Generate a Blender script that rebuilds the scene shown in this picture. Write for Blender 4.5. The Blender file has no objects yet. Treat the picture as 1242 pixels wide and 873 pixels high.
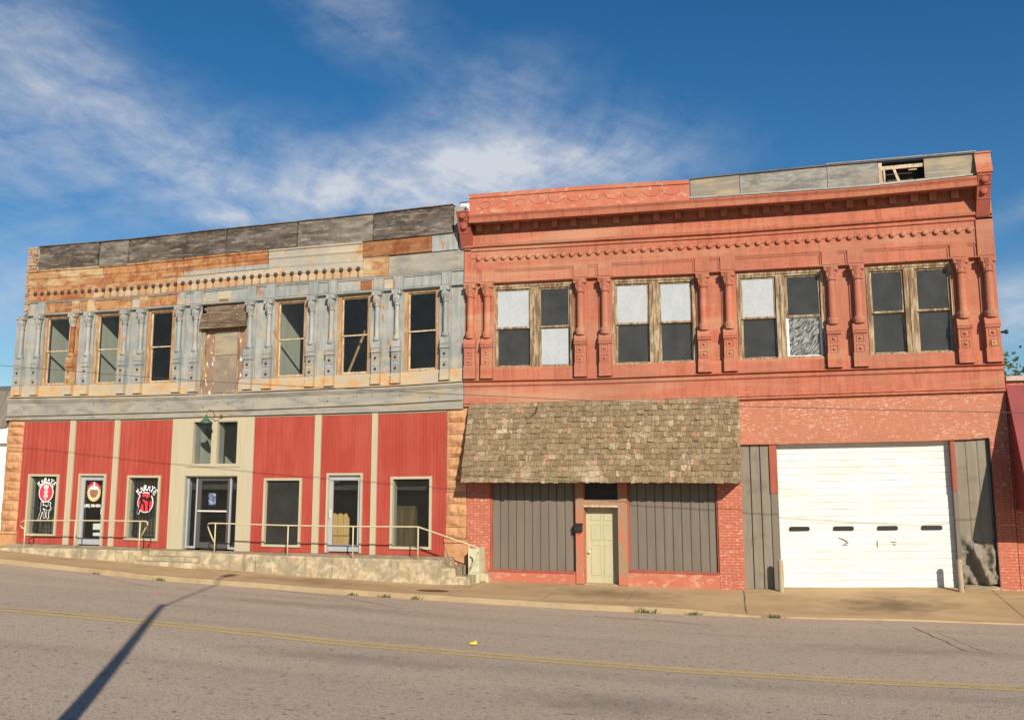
import bpy, bmesh, math, random
from mathutils import Vector, Matrix, noise as mnoise
random.seed(7)
S = bpy.context.scene
COL = S.collection
PI = math.pi
# ------------------------------------------------------------------ camera model (photo 1242 x 873)
PW, PH, FPX = 1242.0, 873.0, 1050.0
YAW, PITCH, ROLL = map(math.radians, (-16.797, 7.874, -0.033))
CAM = Vector((0.0, -24.0, 2.85))
_f = Vector((math.sin(YAW) * math.cos(PITCH), math.cos(YAW) * math.cos(PITCH), math.sin(PITCH)))
_r0 = Vector((math.cos(YAW), -math.sin(YAW), 0)); _u0 = _r0.cross(_f)
_r = _r0 * math.cos(ROLL) + _u0 * math.sin(ROLL); _u = _u0 * math.cos(ROLL) - _r0 * math.sin(ROLL)

def ray(px, py):
    return _f + _r * ((px - PW / 2) / FPX) - _u * ((py - PH / 2) / FPX)

def at(px, py, Y=0.0):
    """point of the vertical plane y = Y that the measured photo position falls on"""
    d = ray(px, py)
    return CAM + d * ((Y - CAM.y) / d.y)

def interp(x, xs, ys):
    if x <= xs[0]: return ys[0]
    if x >= xs[-1]: return ys[-1]
    for i in range(len(xs) - 1):
        if x <= xs[i + 1]:
            t = (x - xs[i]) / (xs[i + 1] - xs[i])
            return ys[i] * (1 - t) + ys[i + 1] * t

def profile(pts, Y):
    """height along x of a measured horizontal line"""
    w = sorted(((at(px, py, Y).x, at(px, py, Y).z) for px, py in pts))
    xs = [a for a, b in w]; zs = [b for a, b in w]
    return lambda x: interp(x, xs, zs)

class Sag:
    """the settled, slightly uneven courses of an old front: regular height v -> real height z"""
    def __init__(self, rows):
        self.rows = []
        for pts, Y in rows:
            w = sorted((at(px, py, Y).x, at(px, py, Y).z) for px, py in pts)
            xs = [a for a, b in w]; zs = [b for a, b in w]
            L = xs[-1] - xs[0]
            v = sum((zs[i] + zs[i + 1]) / 2 * (xs[i + 1] - xs[i]) for i in range(len(xs) - 1)) / L
            self.rows.append((v, xs, [z - v for z in zs]))
        self.rows.sort(key=lambda r: r[0])
        self.vs = [r[0] for r in self.rows]
    def dz(self, x, v):
        return interp(v, self.vs, [interp(x, r[1], r[2]) for r in self.rows])
    def z(self, x, v): return v + self.dz(x, v)
    def inv(self, px, py, Y=0.0):
        q = at(px, py, Y); v = q.z
        for _ in range(12): v = q.z - self.dz(q.x, v)
        return q.x, v
    def v(self, px, py, Y=0.0): return self.inv(px, py, Y)[1]
    def x(self, px, py, Y=0.0): return at(px, py, Y).x

LW = Sag([
 ([(55,300.6),(160,292),(270,280),(460,260.6),(550,250)],0),
 ([(33.7,384.5),(160,376.9),(320,365.2),(480,352.9),(558,346.5)],0),
 ([(40,367.3),(160,360.4),(320,345.3),(480,335),(558,328)],0),
 ([(11,481.8),(160,479.5),(234,477.6),(289,475.2),(320,474),(480,467.5),(555,462.4)],-.1),
 ([(11,505.8),(160,502),(320,497.2),(480,490.7),(555,486)],0),
 ([(12,510),(160,508.6),(320,504),(480,499.7),(544,497)],0),
 ([(17,658),(140,662.2),(204,665.3),(304,668.6),(378.4,670.4),(538,674.1)],0)])
RW = Sag([
 ([(569,235.8),(720,224.4),(836,217.9),(880,213),(1002,200.9),(1080,194.4),(1183,185.5)],-.45),
 ([(569,260.3),(720,250),(836,241.9),(880,239),(1040,228.1),(1080,224.7),(1185,213)],-.45),
 ([(569,270.9),(720,261),(880,250.2),(1040,239.1),(1080,235),(1185,225.4)],-.5),
 ([(575,301),(720,293),(880,284.2),(1040,272.8),(1080,270),(1183,262.2)],-.06),
 ([(574,326.5),(697,321),(740,317.5),(843,311.6),(888,309.3),(998.4,303.5),(1042.6,300.8),(1154.7,295)],-.04),
 ([(560,346.2),(720,337.9),(845,333),(880,330.3),(1040,322),(1204,312)],-.04),
 ([(560,462.7),(720,459.5),(922,452),(1218,441.8)],-.1),
 ([(897,485.8),(1218.6,475.5)],-.03),
 ([(943.6,538.4),(1151.6,533.9),(1201.4,530.5)],0),
 ([(593,704.2),(699,707.8),(871.6,714),(900.6,715),(945,714.4),(1158,714),(1213,715)],0)])
FLAT = None

# ------------------------------------------------------------------ mesh builder
class MB:
    def __init__(self, sag=None):
        self.bm = bmesh.new(); self.sag = sag
    def vert(self, x, y, v): return self.bm.verts.new((x, y, v))
    def face(self, vs):
        try: return self.bm.faces.new(vs)
        except ValueError: return None
    def quad(self, a, b, c, d): self.face([self.bm.verts.new(p) for p in (a, b, c, d)])
    def poly(self, pts): self.face([self.bm.verts.new(p) for p in pts])
    def box(self, x0, x1, y0, y1, z0, z1, seg=.8):
        if x1 < x0: x0, x1 = x1, x0
        if y1 < y0: y0, y1 = y1, y0
        if z1 < z0: z0, z1 = z1, z0
        n = max(1, int((x1 - x0) / seg))
        rings = []
        for i in range(n + 1):
            x = x0 + (x1 - x0) * i / n
            rings.append([self.vert(x, y0, z0), self.vert(x, y1, z0), self.vert(x, y1, z1), self.vert(x, y0, z1)])
        self.face(rings[0]); self.face(rings[-1][::-1])
        for a, b in zip(rings, rings[1:]):
            for j in range(4):
                k = (j + 1) % 4
                self.face([a[j], b[j], b[k], a[k]])
        return self
    def mould(self, x0, x1, prof, seg=.8):
        """profile [(y, z)...] closed, run along x"""
        n = max(1, int((x1 - x0) / seg)); rings = []
        for i in range(n + 1):
            x = x0 + (x1 - x0) * i / n
            rings.append([self.vert(x, y, z) for y, z in prof])
        m = len(prof)
        self.face(rings[0]); self.face(rings[-1][::-1])
        for a, b in zip(rings, rings[1:]):
            for j in range(m):
                k = (j + 1) % m
                self.face([a[j], b[j], b[k], a[k]])
        return self
    def prism(self, pts, y0, y1):
        """polygon in x,z extruded in y"""
        a = [self.vert(x, y0, z) for x, z in pts]; b = [self.vert(x, y1, z) for x, z in pts]
        self.face(a); self.face(b[::-1]); n = len(pts)
        for i in range(n):
            j = (i + 1) % n
            self.face([a[i], b[i], b[j], a[j]])
        return self
    def lathe(self, cx, cy, rings, n=14):
        """[(r, z)...] about a vertical axis"""
        R = [[self.vert(cx + r * math.cos(2 * PI * i / n), cy + r * math.sin(2 * PI * i / n), z) for i in range(n)] for r, z in rings]
        self.face(R[0][::-1]); self.face(R[-1])
        for a, b in zip(R, R[1:]):
            for i in range(n):
                j = (i + 1) % n
                self.face([a[i], a[j], b[j], b[i]])
        return self
    def disc(self, cx, cz, y0, y1, r, n=14, dome=0.0, sx=1.0):
        """short cylinder on a front, axis along y, with a domed face"""
        lv = [(r, y1), (r, y0)] + ([(r * .8, y0 - dome * .6), (r * .4, y0 - dome * .95)] if dome else [])
        R = [[self.vert(cx + sx * q * math.cos(2 * PI * i / n), y, cz + q * math.sin(2 * PI * i / n)) for i in range(n)] for q, y in lv]
        for a, b in zip(R, R[1:]):
            for i in range(n):
                j = (i + 1) % n
                self.face([a[i], a[j], b[j], b[i]])
        self.face(R[-1])
        return self
    def tube(self, pts, r, n=8, r1=None):
        pts = [Vector(p) for p in pts]; R = []
        for i, p in enumerate(pts):
            t = ((pts[min(i + 1, len(pts) - 1)] - p).normalized() + (p - pts[max(i - 1, 0)]).normalized())
            t = t.normalized() if t.length > 1e-6 else Vector((0, 0, 1))
            a = t.cross(Vector((0, 0, 1)) if abs(t.z) < .9 else Vector((1, 0, 0))).normalized(); b = t.cross(a)
            q = r if r1 is None else r + (r1 - r) * i / (len(pts) - 1)
            R.append([self.bm.verts.new(p + a * (q * math.cos(2 * PI * k / n)) + b * (q * math.sin(2 * PI * k / n))) for k in range(n)])
        self.face(R[0][::-1]); self.face(R[-1])
        for a, b in zip(R, R[1:]):
            for i in range(n):
                j = (i + 1) % n
                self.face([a[i], a[j], b[j], b[i]])
        return self
    def wall(self, x0, x1, z0, z1, holes, y0, y1):
        xs = sorted(set([x0, x1] + [h for H in holes for h in H[:2] if x0 < h < x1] + [x0 + (x1 - x0) * i / 16 for i in range(17)]))
        zs = sorted(set([z0, z1] + [h for H in holes for h in H[2:] if z0 < h < z1] + [z0 + (z1 - z0) * i / 6 for i in range(7)]))
        def solid(i, j):
            if not (0 <= i < len(xs) - 1 and 0 <= j < len(zs) - 1): return False
            cx = (xs[i] + xs[i + 1]) / 2; cz = (zs[j] + zs[j + 1]) / 2
            return not any(h[0] < cx < h[1] and h[2] < cz < h[3] for h in holes)
        for i in range(len(xs) - 1):
            for j in range(len(zs) - 1):
                if not solid(i, j): continue
                a, b, c, d = xs[i], xs[i + 1], zs[j], zs[j + 1]
                self.quad((a, y0, c), (b, y0, c), (b, y0, d), (a, y0, d))
                self.quad((b, y1, c), (a, y1, c), (a, y1, d), (b, y1, d))
                if not solid(i - 1, j): self.quad((a, y1, c), (a, y0, c), (a, y0, d), (a, y1, d))
                if not solid(i + 1, j): self.quad((b, y0, c), (b, y1, c), (b, y1, d), (b, y0, d))
                if not solid(i, j - 1): self.quad((a, y1, c), (b, y1, c), (b, y0, c), (a, y0, c))
                if not solid(i, j + 1): self.quad((a, y0, d), (b, y0, d), (b, y1, d), (a, y1, d))
        return self
    def ribs(self, x0, x1, z0, z1, y, prof, pitch, holes=(), off=0.0):
        """upright profiled sheet; prof [(fraction of pitch, outward)...]"""
        pts = []
        k = math.floor((x0 - off) / pitch) - 1
        while off + k * pitch < x1 + pitch:
            for fr, o in prof: pts.append((off + (k + fr) * pitch, o))
            k += 1
        P = [(p[0], p[1]) for p in pts]
        xs = [a for a, b in P]; os_ = [b for a, b in P]
        cut = sorted(set([x0, x1] + [a for a in xs if x0 < a < x1] + [h for H in holes for h in H[:2] if x0 < h < x1]))
        for a, b in zip(cut, cut[1:]):
            if b - a < 1e-5: continue
            m = (a + b) / 2; sp = [(z0, z1)]
            for H in holes:
                if H[0] < m < H[1]:
                    sp = [t for s in sp for t in ((s[0], min(s[1], H[2])), (max(s[0], H[3]), s[1])) if t[1] - t[0] > 1e-4]
            oa, ob = interp(a + 1e-7, xs, os_), interp(b - 1e-7, xs, os_)
            for s0, s1 in sp:
                self.quad((a, y - oa, s0), (b, y - ob, s0), (b, y - ob, s1), (a, y - oa, s1))
        return self
    def build(self, name, material, parent=None, smooth=False, merge=False):
        bm = self.bm
        if merge: bmesh.ops.remove_doubles(bm, verts=bm.verts, dist=1e-5)
        if self.sag:
            for v in bm.verts: v.co.z = self.sag.z(v.co.x, v.co.z)
        bmesh.ops.recalc_face_normals(bm, faces=bm.faces)
        me = bpy.data.meshes.new(name); bm.to_mesh(me); bm.free()
        if smooth:
            for p in me.polygons: p.use_smooth = True
        me.materials.append(material)
        o = bpy.data.objects.new(name, me); COL.objects.link(o)
        if parent is not None: attach(o, parent)
        return o

def attach(o, parent):
    o.parent = parent
    m = Matrix.Identity(4); p = parent
    chain = []
    while p is not None: chain.append(p); p = p.parent
    for p in reversed(chain):
        m = m @ p.matrix_parent_inverse @ Matrix.LocRotScale(p.location, p.rotation_euler, p.scale)
    o.matrix_parent_inverse = m.inverted()

def tag(o, label=None, cat=None, group=None, kind=None):
    if label: o['label'] = label
    if cat: o['category'] = cat
    if group: o['group'] = group
    if kind: o['kind'] = kind
    return o

def empty(name, loc, label, cat, group=None):
    o = bpy.data.objects.new(name, None); COL.objects.link(o); o.location = loc; o.empty_display_size = .2
    return tag(o, label, cat, group)

# ------------------------------------------------------------------ materials
class NT:
    def __init__(self, name):
        self.m = bpy.data.materials.new(name); self.m.use_nodes = True
        self.t = self.m.node_tree; self.n = self.t.nodes; self.b = self.n['Principled BSDF']
        self.pos = self.n.new('ShaderNodeNewGeometry').outputs['Position']
    def link(self, a, b): self.t.links.new(a, b)
    def mapped(self, sc):
        if sc == (1, 1, 1): return self.pos
        v = self.n.new('ShaderNodeVectorMath'); v.operation = 'MULTIPLY'; v.inputs[1].default_value = sc
        self.link(self.pos, v.inputs[0]); return v.outputs[0]
    def noise(self, scale, stretch=(1, 1, 1), detail=5, rough=.6, off=0.0):
        v = self.mapped(stretch)
        if off:
            a = self.n.new('ShaderNodeVectorMath'); a.inputs[1].default_value = (off, off * .7, off * 1.3)
            self.link(v, a.inputs[0]); v = a.outputs[0]
        t = self.n.new('ShaderNodeTexNoise'); t.inputs['Scale'].default_value = scale
        t.inputs['Detail'].default_value = detail; t.inputs['Roughness'].default_value = rough
        self.link(v, t.inputs['Vector']); return t.outputs['Fac']
    def ramp(self, fac, lo, hi):
        r = self.n.new('ShaderNodeMapRange'); r.inputs['From Min'].default_value = lo; r.inputs['From Max'].default_value = hi
        self.link(fac, r.inputs['Value']); return r.outputs['Result']
    def mul(self, a, b):
        m = self.n.new('ShaderNodeMath'); m.operation = 'MULTIPLY'
        for i, s in enumerate((a, b)):
            if isinstance(s, (int, float)): m.inputs[i].default_value = s
            else: self.link(s, m.inputs[i])
        return m.outputs[0]
    def mix(self, fac, a, b):
        m = self.n.new('ShaderNodeMix'); m.data_type = 'RGBA'
        if isinstance(fac, (int, float)): m.inputs[0].default_value = fac
        else: self.link(fac, m.inputs[0])
        for s, i in ((a, 6), (b, 7)):
            if isinstance(s, tuple): m.inputs[i].default_value = (*s, 1)
            else: self.link(s, m.inputs[i])
        return m.outputs[2]
    def bump(self, h, strength=.3, dist=.01, prev=None):
        b = self.n.new('ShaderNodeBump'); b.inputs['Strength'].default_value = strength; b.inputs['Distance'].default_value = dist
        self.link(h, b.inputs['Height'])
        if prev is not None: self.link(prev, b.inputs['Normal'])
        self.link(b.outputs[0], self.b.inputs['Normal']); return b.outputs[0]
    def done(self, col, rough=.8, spec=.3, metal=0):
        if isinstance(col, tuple): self.b.inputs['Base Color'].default_value = (*col, 1)
        else: self.link(col, self.b.inputs['Base Color'])
        self.b.inputs['Roughness'].default_value = rough; self.b.inputs['Specular IOR Level'].default_value = spec
        self.b.inputs['Metallic'].default_value = metal
        return self.m

def mat(name, col, layers=(), rough=.8, spec=.25, bump=None, island=None):
    """layers: (colour, scale, lo, hi, stretch, amount)"""
    t = NT(name); c = col
    if island:
        g = t.n.new('ShaderNodeNewGeometry'); cr = t.n.new('ShaderNodeValToRGB')
        el = cr.color_ramp.elements
        while len(el) < len(island): el.new(.5)
        for e, (p, cc) in zip(el, island): e.position = p; e.color = (*cc, 1)
        t.link(g.outputs['Random Per Island'], cr.inputs[0]); c = cr.outputs[0]
    for i, (c2, sc, lo, hi, st, am) in enumerate(layers):
        f = t.mul(t.ramp(t.noise(sc, st, off=3.7 * i + 1.1), lo - (.03 if lo < .6 else 0), hi - (.08 if lo < .6 else .02)), am)
        c = t.mix(f, c, c2)
    if bump:
        t.bump(t.noise(bump[0], bump[3] if len(bump) > 3 else (1, 1, 1), 8, .65), bump[1], bump[2])
    return t.done(c, rough, spec)

U = (1, 1, 1); VERT = (3.0, 3.0, .35); HOR = (.25, 1, 3)
RED = (.385, .130, .082)
M = {}
M['red'] = mat('salmon_paint', RED, [((.43,.16,.105), .9, .44, .7, U, .7), ((.27,.083,.054), 2.4, .50, .72, VERT, .65), ((.50,.27,.19), 11, .60, .70, HOR, .6), ((.38,.20,.115), 1.3, .54, .74, HOR, .55), ((.20,.085,.06), 5, .60, .74, (3,3,.25), .6), ((.42,.255,.165), .6, .54, .72, (.35,1,2.5), .6), ((.30,.13,.09), .45, .5, .66, U, .5), ((.17,.07,.05), 24, .62, .74, U, .5)], .82, .15, (18, .4, .012))
M['red_worn'] = mat('salmon_paint_worn', (.40,.132,.083), [((.50,.36,.25), 4.5, .58, .72, (1,1,1.8), .6), ((.45,.20,.13), 1.6, .5, .7, U, .5), ((.30,.11,.075), 12, .62, .75, U, .5)], .8, .2, (25, .3, .01))
M['red_dark'] = mat('brick_red_trim_paint', (.30,.085,.055), [((.22,.06,.045), 3, .5, .7, VERT, .6), ((.45,.25,.18), 14, .68, .75, U, .5)], .75)
M['red_peel'] = mat('peeling_red_post_paint', (.42,.14,.085), [((.27,.19,.125), 2.2, .47, .62, (2,2,.5), .95), ((.20,.13,.09), 9, .6, .7, (3,3,.4), .8), ((.55,.36,.25), 14, .66, .72, U, .6)], .85, .15, (30, .35, .01))
M['siding_red'] = mat('red_metal_siding', (.315,.047,.031), [((.28,.042,.029), 1.5, .4, .7, (2,2,.4), .8), ((.36,.075,.055), 1.6, .48, .70, (2,2,.25), .55), ((.36,.08,.058), .7, .5, .8, U, .5), ((.25,.045,.032), 14, .62, .8, (2,2,.5), .4)], .5, .35)
M['cream'] = mat('khaki_trim_paint', (.41,.37,.265), [((.37,.33,.23), 2, .45, .7, VERT, .6), ((.32,.29,.21), 16, .65, .78, U, .4)], .6, .3)
M['grey_siding'] = mat('taupe_metal_siding', (.155,.135,.11), [((.13,.113,.093), 1.4, .4, .7, (3,3,.3), .8), ((.17,.148,.12), 5, .55, .8, (3,3,.3), .5)], .55, .3)
GALV = (.232,.255,.256)
RUSTY = ((.36,.13,.045), .55, .60, .68, (1,1,1.6), .85)
M['galv'] = mat('galvanised_sheet', GALV, [((.35,.365,.35), 1.2, .45, .7, U, .7), ((.18,.20,.20), 2.5, .5, .7, VERT, .65), ((.38,.32,.225), 1.3, .56, .74, (1,1,2), .6), ((.30,.22,.13), 3.1, .60, .74, (1.6,1,.8), .6), ((.30,.15,.07), 2.3, .62, .70, (1.6,1,.8), .85), ((.12,.11,.1), 18, .68, .76, U, .5)], .62, .35, (9, .25, .015))
M['galv_cream'] = mat('cream_weathered_sheet', (.36,.315,.23), [((.42,.385,.31), 1.5, .45, .65, HOR, .8), ((.36,.31,.22), 3, .5, .7, VERT, .5), ((.38,.21,.08), 1.7, .57, .68, (1,1,1.4), .85), ((.28,.29,.28), 1.0, .55, .7, U, .7)], .68, .3, (9, .2, .012))
M['rust'] = mat('rusted_sheet', (.29,.125,.052), [((.40,.30,.18), 2.2, .54, .68, (.25,1,3.5), .8), ((.13,.065,.04), 2.8, .55, .70, (.35,1,2.5), .7), ((.38,.215,.10), 1.3, .45, .65, (1,1,2.2), .85), ((.25,.075,.03), 2.6, .52, .68, (1.5,1,1), .8), ((.44,.36,.24), 1.0, .60, .70, (1,1,1.6), .7), ((.16,.06,.03), 12, .66, .76, U, .6)], .85, .15, (14, .3, .012))
M['tan_rust'] = mat('tan_rust_sheet', (.36,.25,.13), [((.42,.35,.235), 2.0, .54, .68, (.25,1,3.5), .7), ((.15,.09,.055), 2.6, .56, .72, (.35,1,2.5), .6), ((.34,.165,.07), 1.2, .42, .62, (.7,1,2.5), .9), ((.45,.36,.22), 1.0, .48, .66, (.7,1,3), .8), ((.24,.09,.035), 2.2, .52, .7, (1,1,2), .75), ((.13,.07,.04), 12, .64, .76, U, .6)], .85, .15, (14, .3, .012))
M['rust_deep'] = mat('deep_rust_sheet', (.19,.076,.035), [((.30,.20,.11), 2.2, .56, .68, (.3,1,3), .7), ((.27,.13,.06), 1.6, .45, .65, (1,1,2), .8), ((.16,.05,.025), 3, .55, .7, U, .7)], .88, .1, (14, .3, .012))
M['galv_ledge'] = mat('tan_stained_sheet', (.42,.33,.21), [((.34,.32,.27), 1.3, .48, .66, U, .8), ((.46,.25,.10), 1.5, .55, .68, (1,1,1.5), .8), ((.25,.22,.17), 9, .62, .75, U, .5)], .72, .25, (12, .2, .01))
M['band'] = mat('grey_lintel_sheet', (.255,.247,.222), [((.32,.30,.25), 1.3, .47, .66, (.8,1,2), .8), ((.17,.166,.15), 2.2, .52, .7, (.6,1,2), .7), ((.33,.27,.17), 1.1, .58, .72, (.6,1,2), .6), ((.10,.10,.09), 13, .69, .74, U, .8)], .68, .3, (10, .2, .012))
M['boards'] = mat('weathered_parapet_boards', (.085,.074,.066), [((.17,.155,.14), 1.1, .47, .68, (.6,1,2.2), .85), ((.045,.038,.034), 2.0, .48, .68, (.6,1,2.5), .85), ((.25,.225,.19), 4, .56, .72, (.5,1,2.5), .7), ((.13,.095,.07), 2.6, .56, .70, U, .6), ((.32,.29,.25), 9, .63, .72, (1,1,1.6), .6)], .9, .1, (12, .6, .03, (.5,1,3)))
M['boards_pale'] = mat('pale_parapet_boards', (.15,.135,.12), [((.075,.065,.058), 1.3, .47, .66, (.6,1,2.2), .85), ((.26,.235,.205), 3, .5, .70, (.6,1,2.5), .75), ((.34,.31,.28), 8, .60, .72, (1,1,1.5), .6)], .9, .1, (12, .6, .03, (.5,1,3)))
M['ply'] = mat('weathered_plywood', (.20,.20,.19), [((.28,.275,.255), 7, .47, .65, (.6,1,2), .9), ((.125,.125,.118), 2.0, .5, .7, (.6,1,2), .8), ((.25,.21,.145), 1.4, .60, .72, (.5,1,2), .5)], .88, .12, (18, .3, .01, (.3,1,3)))
M['ply_tan'] = mat('tan_plywood', (.30,.255,.18), [((.20,.19,.165), 1.6, .45, .62, (.6,1,2), .85), ((.36,.30,.20), 5, .55, .7, (.3,1,4), .7)], .88, .12, (18, .3, .01, (.3,1,3)))
M['oldwood'] = mat('peeled_window_wood', (.25,.185,.115), [((.40,.33,.23), 5, .5, .64, (2.5,2.5,.5), .85), ((.13,.085,.05), 4, .52, .66, (3,3,.4), .85), ((.30,.11,.07), 2.4, .6, .68, U, .55), ((.60,.55,.45), 12, .66, .72, (2,2,.7), .7)], .88, .12, (28, .45, .008, (2,2,.5)))
M['palewood'] = mat('pale_sash_wood', (.46,.38,.27), [((.30,.21,.13), 6, .5, .66, (2,2,.6), .8), ((.60,.54,.43), 9, .55, .7, U, .6)], .85, .15, (26, .3, .006))
M['browntrim'] = mat('brown_stained_frame', (.33,.20,.105), [((.44,.31,.18), 4, .5, .66, (2,2,.5), .8), ((.20,.11,.06), 6, .55, .7, (2,2,.5), .7)], .85, .15, (26, .35, .008))
M['peelpanel'] = mat('peeling_boarded_door', (.27,.175,.115), [((.20,.15,.115), 2.0, .45, .62, (1.5,1,.8), .85), ((.36,.15,.07), 2.6, .56, .68, U, .7), ((.66,.62,.56), 3.2, .60, .645, (2.6,1,1), .9)], .88, .1, (20, .4, .01))
M['ply_board'] = mat('brown_hardboard', (.25,.205,.16), [((.19,.155,.125), 2, .45, .65, U, .8), ((.33,.27,.20), 4, .58, .7, (1,1,.5), .6)], .85, .12)
M['stone'] = mat('sandstone', (.44,.235,.118), [((.50,.29,.155), 1.6, .42, .66, U, .8), ((.34,.165,.083), 3.5, .5, .7, U, .7), ((.22,.12,.07), 9, .62, .76, U, .6), ((.49,.34,.21), 7, .64, .74, U, .5)], .9, .12, (16, .7, .03))
M['conc'] = mat('weathered_concrete', (.42,.345,.22), [((.29,.245,.165), 1.1, .45, .62, (1,1,1.4), .85), ((.50,.43,.30), 2.3, .52, .66, (1,1,1.5), .75), ((.24,.215,.16), 2.6, .57, .70, (1.4,1,.8), .75), ((.42,.29,.16), 1.7, .6, .72, U, .5), ((.22,.19,.135), 6, .54, .68, (1,1,.7), .6), ((.14,.12,.09), 20, .62, .74, U, .55)], .92, .12, (18, .6, .02))
M['walk'] = mat('tan_sidewalk_concrete', (.46,.335,.19), [((.36,.25,.135), .5, .42, .66, U, .8), ((.48,.36,.21), 1.1, .5, .68, (.6,1.6,1), .6), ((.26,.18,.105), 1.0, .6, .74, (.7,1.6,1), .7), ((.30,.22,.13), 14, .6, .78, U, .35)], .92, .12, (30, .25, .008))
M['kerb'] = mat('kerb_concrete', (.345,.262,.155), [((.40,.31,.19), 1.3, .48, .66, U, .7), ((.30,.22,.13), 1.8, .54, .7, U, .7), ((.22,.17,.10), 11, .62, .75, U, .5)], .92, .12, (20, .5, .012))
M['white_door'] = mat('white_garage_paint', (.70,.695,.665), [((.61,.59,.53), 1.1, .48, .72, (.7,1,2), .6), ((.52,.49,.43), 3, .58, .72, (.6,1,3), .5), ((.56,.54,.49), 6, .66, .75, U, .5)], .55, .35)
M['pale_green'] = mat('pale_olive_door_paint', (.41,.395,.26), [((.36,.35,.23), 3, .5, .7, VERT, .6)], .5, .35)
M['green_block'] = mat('flaking_pale_green_block', (.42,.44,.29), [((.50,.48,.36), 3, .45, .62, U, .8), ((.33,.34,.24), 6, .55, .7, U, .6)], .9, .12, (20, .4, .01))
M['rail'] = mat('cream_handrail_paint', (.50,.45,.29), [((.42,.36,.23), 6, .5, .7, U, .6), ((.28,.15,.08), 16, .7, .75, U, .7)], .5, .35)
M['alu'] = mat('aluminium_door_frame', (.33,.35,.385), [((.28,.30,.33), 4, .5, .7, VERT, .6)], .4, .5)
M['dark_alu'] = mat('bronze_door_frame', (.075,.07,.065), [], .4, .5)
M['silver'] = mat('bare_metal', (.55,.54,.5), [], .35, .6)
M['black'] = mat('black_paint', (.018,.018,.018), [], .5, .4)
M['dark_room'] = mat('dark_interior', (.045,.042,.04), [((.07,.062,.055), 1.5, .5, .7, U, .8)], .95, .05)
M['pale_wall'] = mat('pale_plaster_partition', (.40,.41,.36), [((.34,.35,.30), 1.5, .45, .7, VERT, .7)], .9, .1)
M['roofing'] = mat('roof_felt', (.10,.10,.10), [((.15,.145,.14), 2, .5, .7, U, .6)], .9, .1)
M['backwall'] = mat('rear_brick', (.30,.13,.085), [((.24,.10,.07), 3, .5, .7, U, .7)], .9, .1, (20, .5, .02))
M['taupe_siding'] = mat('pale_taupe_siding', (.20,.18,.142), [((.165,.148,.118), 1.4, .45, .7, (3,3,.3), .8), ((.25,.225,.18), 5, .55, .8, (3,3,.3), .5), ((.13,.11,.08), 2.2, .58, .72, U, .5)], .55, .3)  # paler taupe for the siding panels beside the garage door
M['brick_edge'] = mat('crumbling_tan_brick', (.33,.225,.14), [((.42,.33,.23), 4, .48, .64, U, .8), ((.20,.12,.075), 6, .54, .68, U, .8)], .95, .1, (18, .7, .02))
M['hood_wood'] = mat('dark_weathered_hood_wood', (.15,.11,.078), [((.24,.185,.13), 4, .5, .68, (.5,1,3), .8), ((.08,.055,.04), 3, .5, .7, (.5,1,3), .8), ((.52,.47,.40), 7, .64, .70, (1,1,2), .8)], .9, .1, (20, .5, .01))
M['cap_metal'] = mat('faded_pink_cap_metal', (.42,.33,.30), [((.33,.20,.18), 3, .5, .7, U, .7)], .6, .3)
M['red_metal'] = mat('red_standing_seam', (.22,.035,.036), [((.17,.03,.03), 1.2, .45, .7, VERT, .7)], .45, .4)
M['white'] = mat('white_siding_paint', (.80,.80,.78), [((.72,.72,.69), 2, .5, .7, VERT, .5)], .6, .3)
M['brown_metal'] = mat('brown_standing_seam', (.16,.145,.115), [((.21,.19,.155), 1.2, .45, .7, VERT, .7)], .5, .35)
M['polewood'] = mat('pole_timber', (.16,.11,.07), [((.10,.07,.05), 4, .5, .7, (3,3,.2), .8)], .9, .1)
M['cable'] = mat('cable_jacket', (.06,.055,.05), [], .7, .3)
M['lamp_green'] = mat('green_enamel', (.045,.12,.075), [((.03,.08,.05), 8, .5, .7, U, .6)], .4, .5)
M['rusty_iron'] = mat('rusty_iron', (.12,.055,.03), [((.20,.09,.04), 10, .5, .7, U, .7)], .8, .2)
M['stud'] = mat('rusted_stud', (.075,.04,.028), [((.13,.06,.035), 14, .5, .7, U, .7)], .8, .2)
M['shingle'] = mat('weathered_cedar', (.3,.25,.18), [((.12,.083,.046), 10, .48, .68, (4,4,.3), .8), ((.15,.112,.065), .8, .50, .70, U, .5), ((.46,.38,.28), .55, .60, .68, U, .4), ((.47,.385,.275), 30, .58, .72, (3,3,.22), .65)], .92, .08, (40, .6, .012, (3,3,.3)),  # weathered wood tones; the broad pale layer paints lit bits of shingle into them
   island=[(0,(.15,.108,.062)),(.3,(.21,.158,.094)),(.65,(.255,.195,.12)),(.83,(.30,.232,.152)),(.92,(.40,.33,.235)),(.96,(.36,.17,.10)),(1,(.50,.43,.33))])
M['white_pane'] = mat('brushed_white_paint', (.37,.41,.45), [((.33,.37,.41), 2.2, .44, .66, (1.4,1,.7), .7), ((.42,.455,.49), 9, .5, .72, (1,1,1.5), .45), ((.27,.30,.33), 7, .60, .74, (1.6,1,.6), .5), ((.22,.23,.23), 9, .69, .74, U, .45)], .7, .2, (16, .3, .006))
M['green_leaf'] = mat('weed_green', (.075,.105,.035), [((.14,.16,.05), 9, .5, .7, U, .7)], .8, .2)
M['yellow_leaf'] = mat('yellow_leaf', (.60,.46,.04), [], .7, .2)
M['decal_white'] = mat('white_vinyl', (.78,.78,.78), [], .5, .3)
M['decal_red'] = mat('red_vinyl', (.72,.04,.06), [], .5, .3)
M['decal_black'] = mat('black_vinyl', (.012,.012,.012), [], .5, .3)
M['decal_gold'] = mat('gold_vinyl', (.62,.42,.08), [], .5, .3)
M['decal_brown'] = mat('brown_vinyl', (.26,.13,.07), [], .5, .3)
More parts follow.
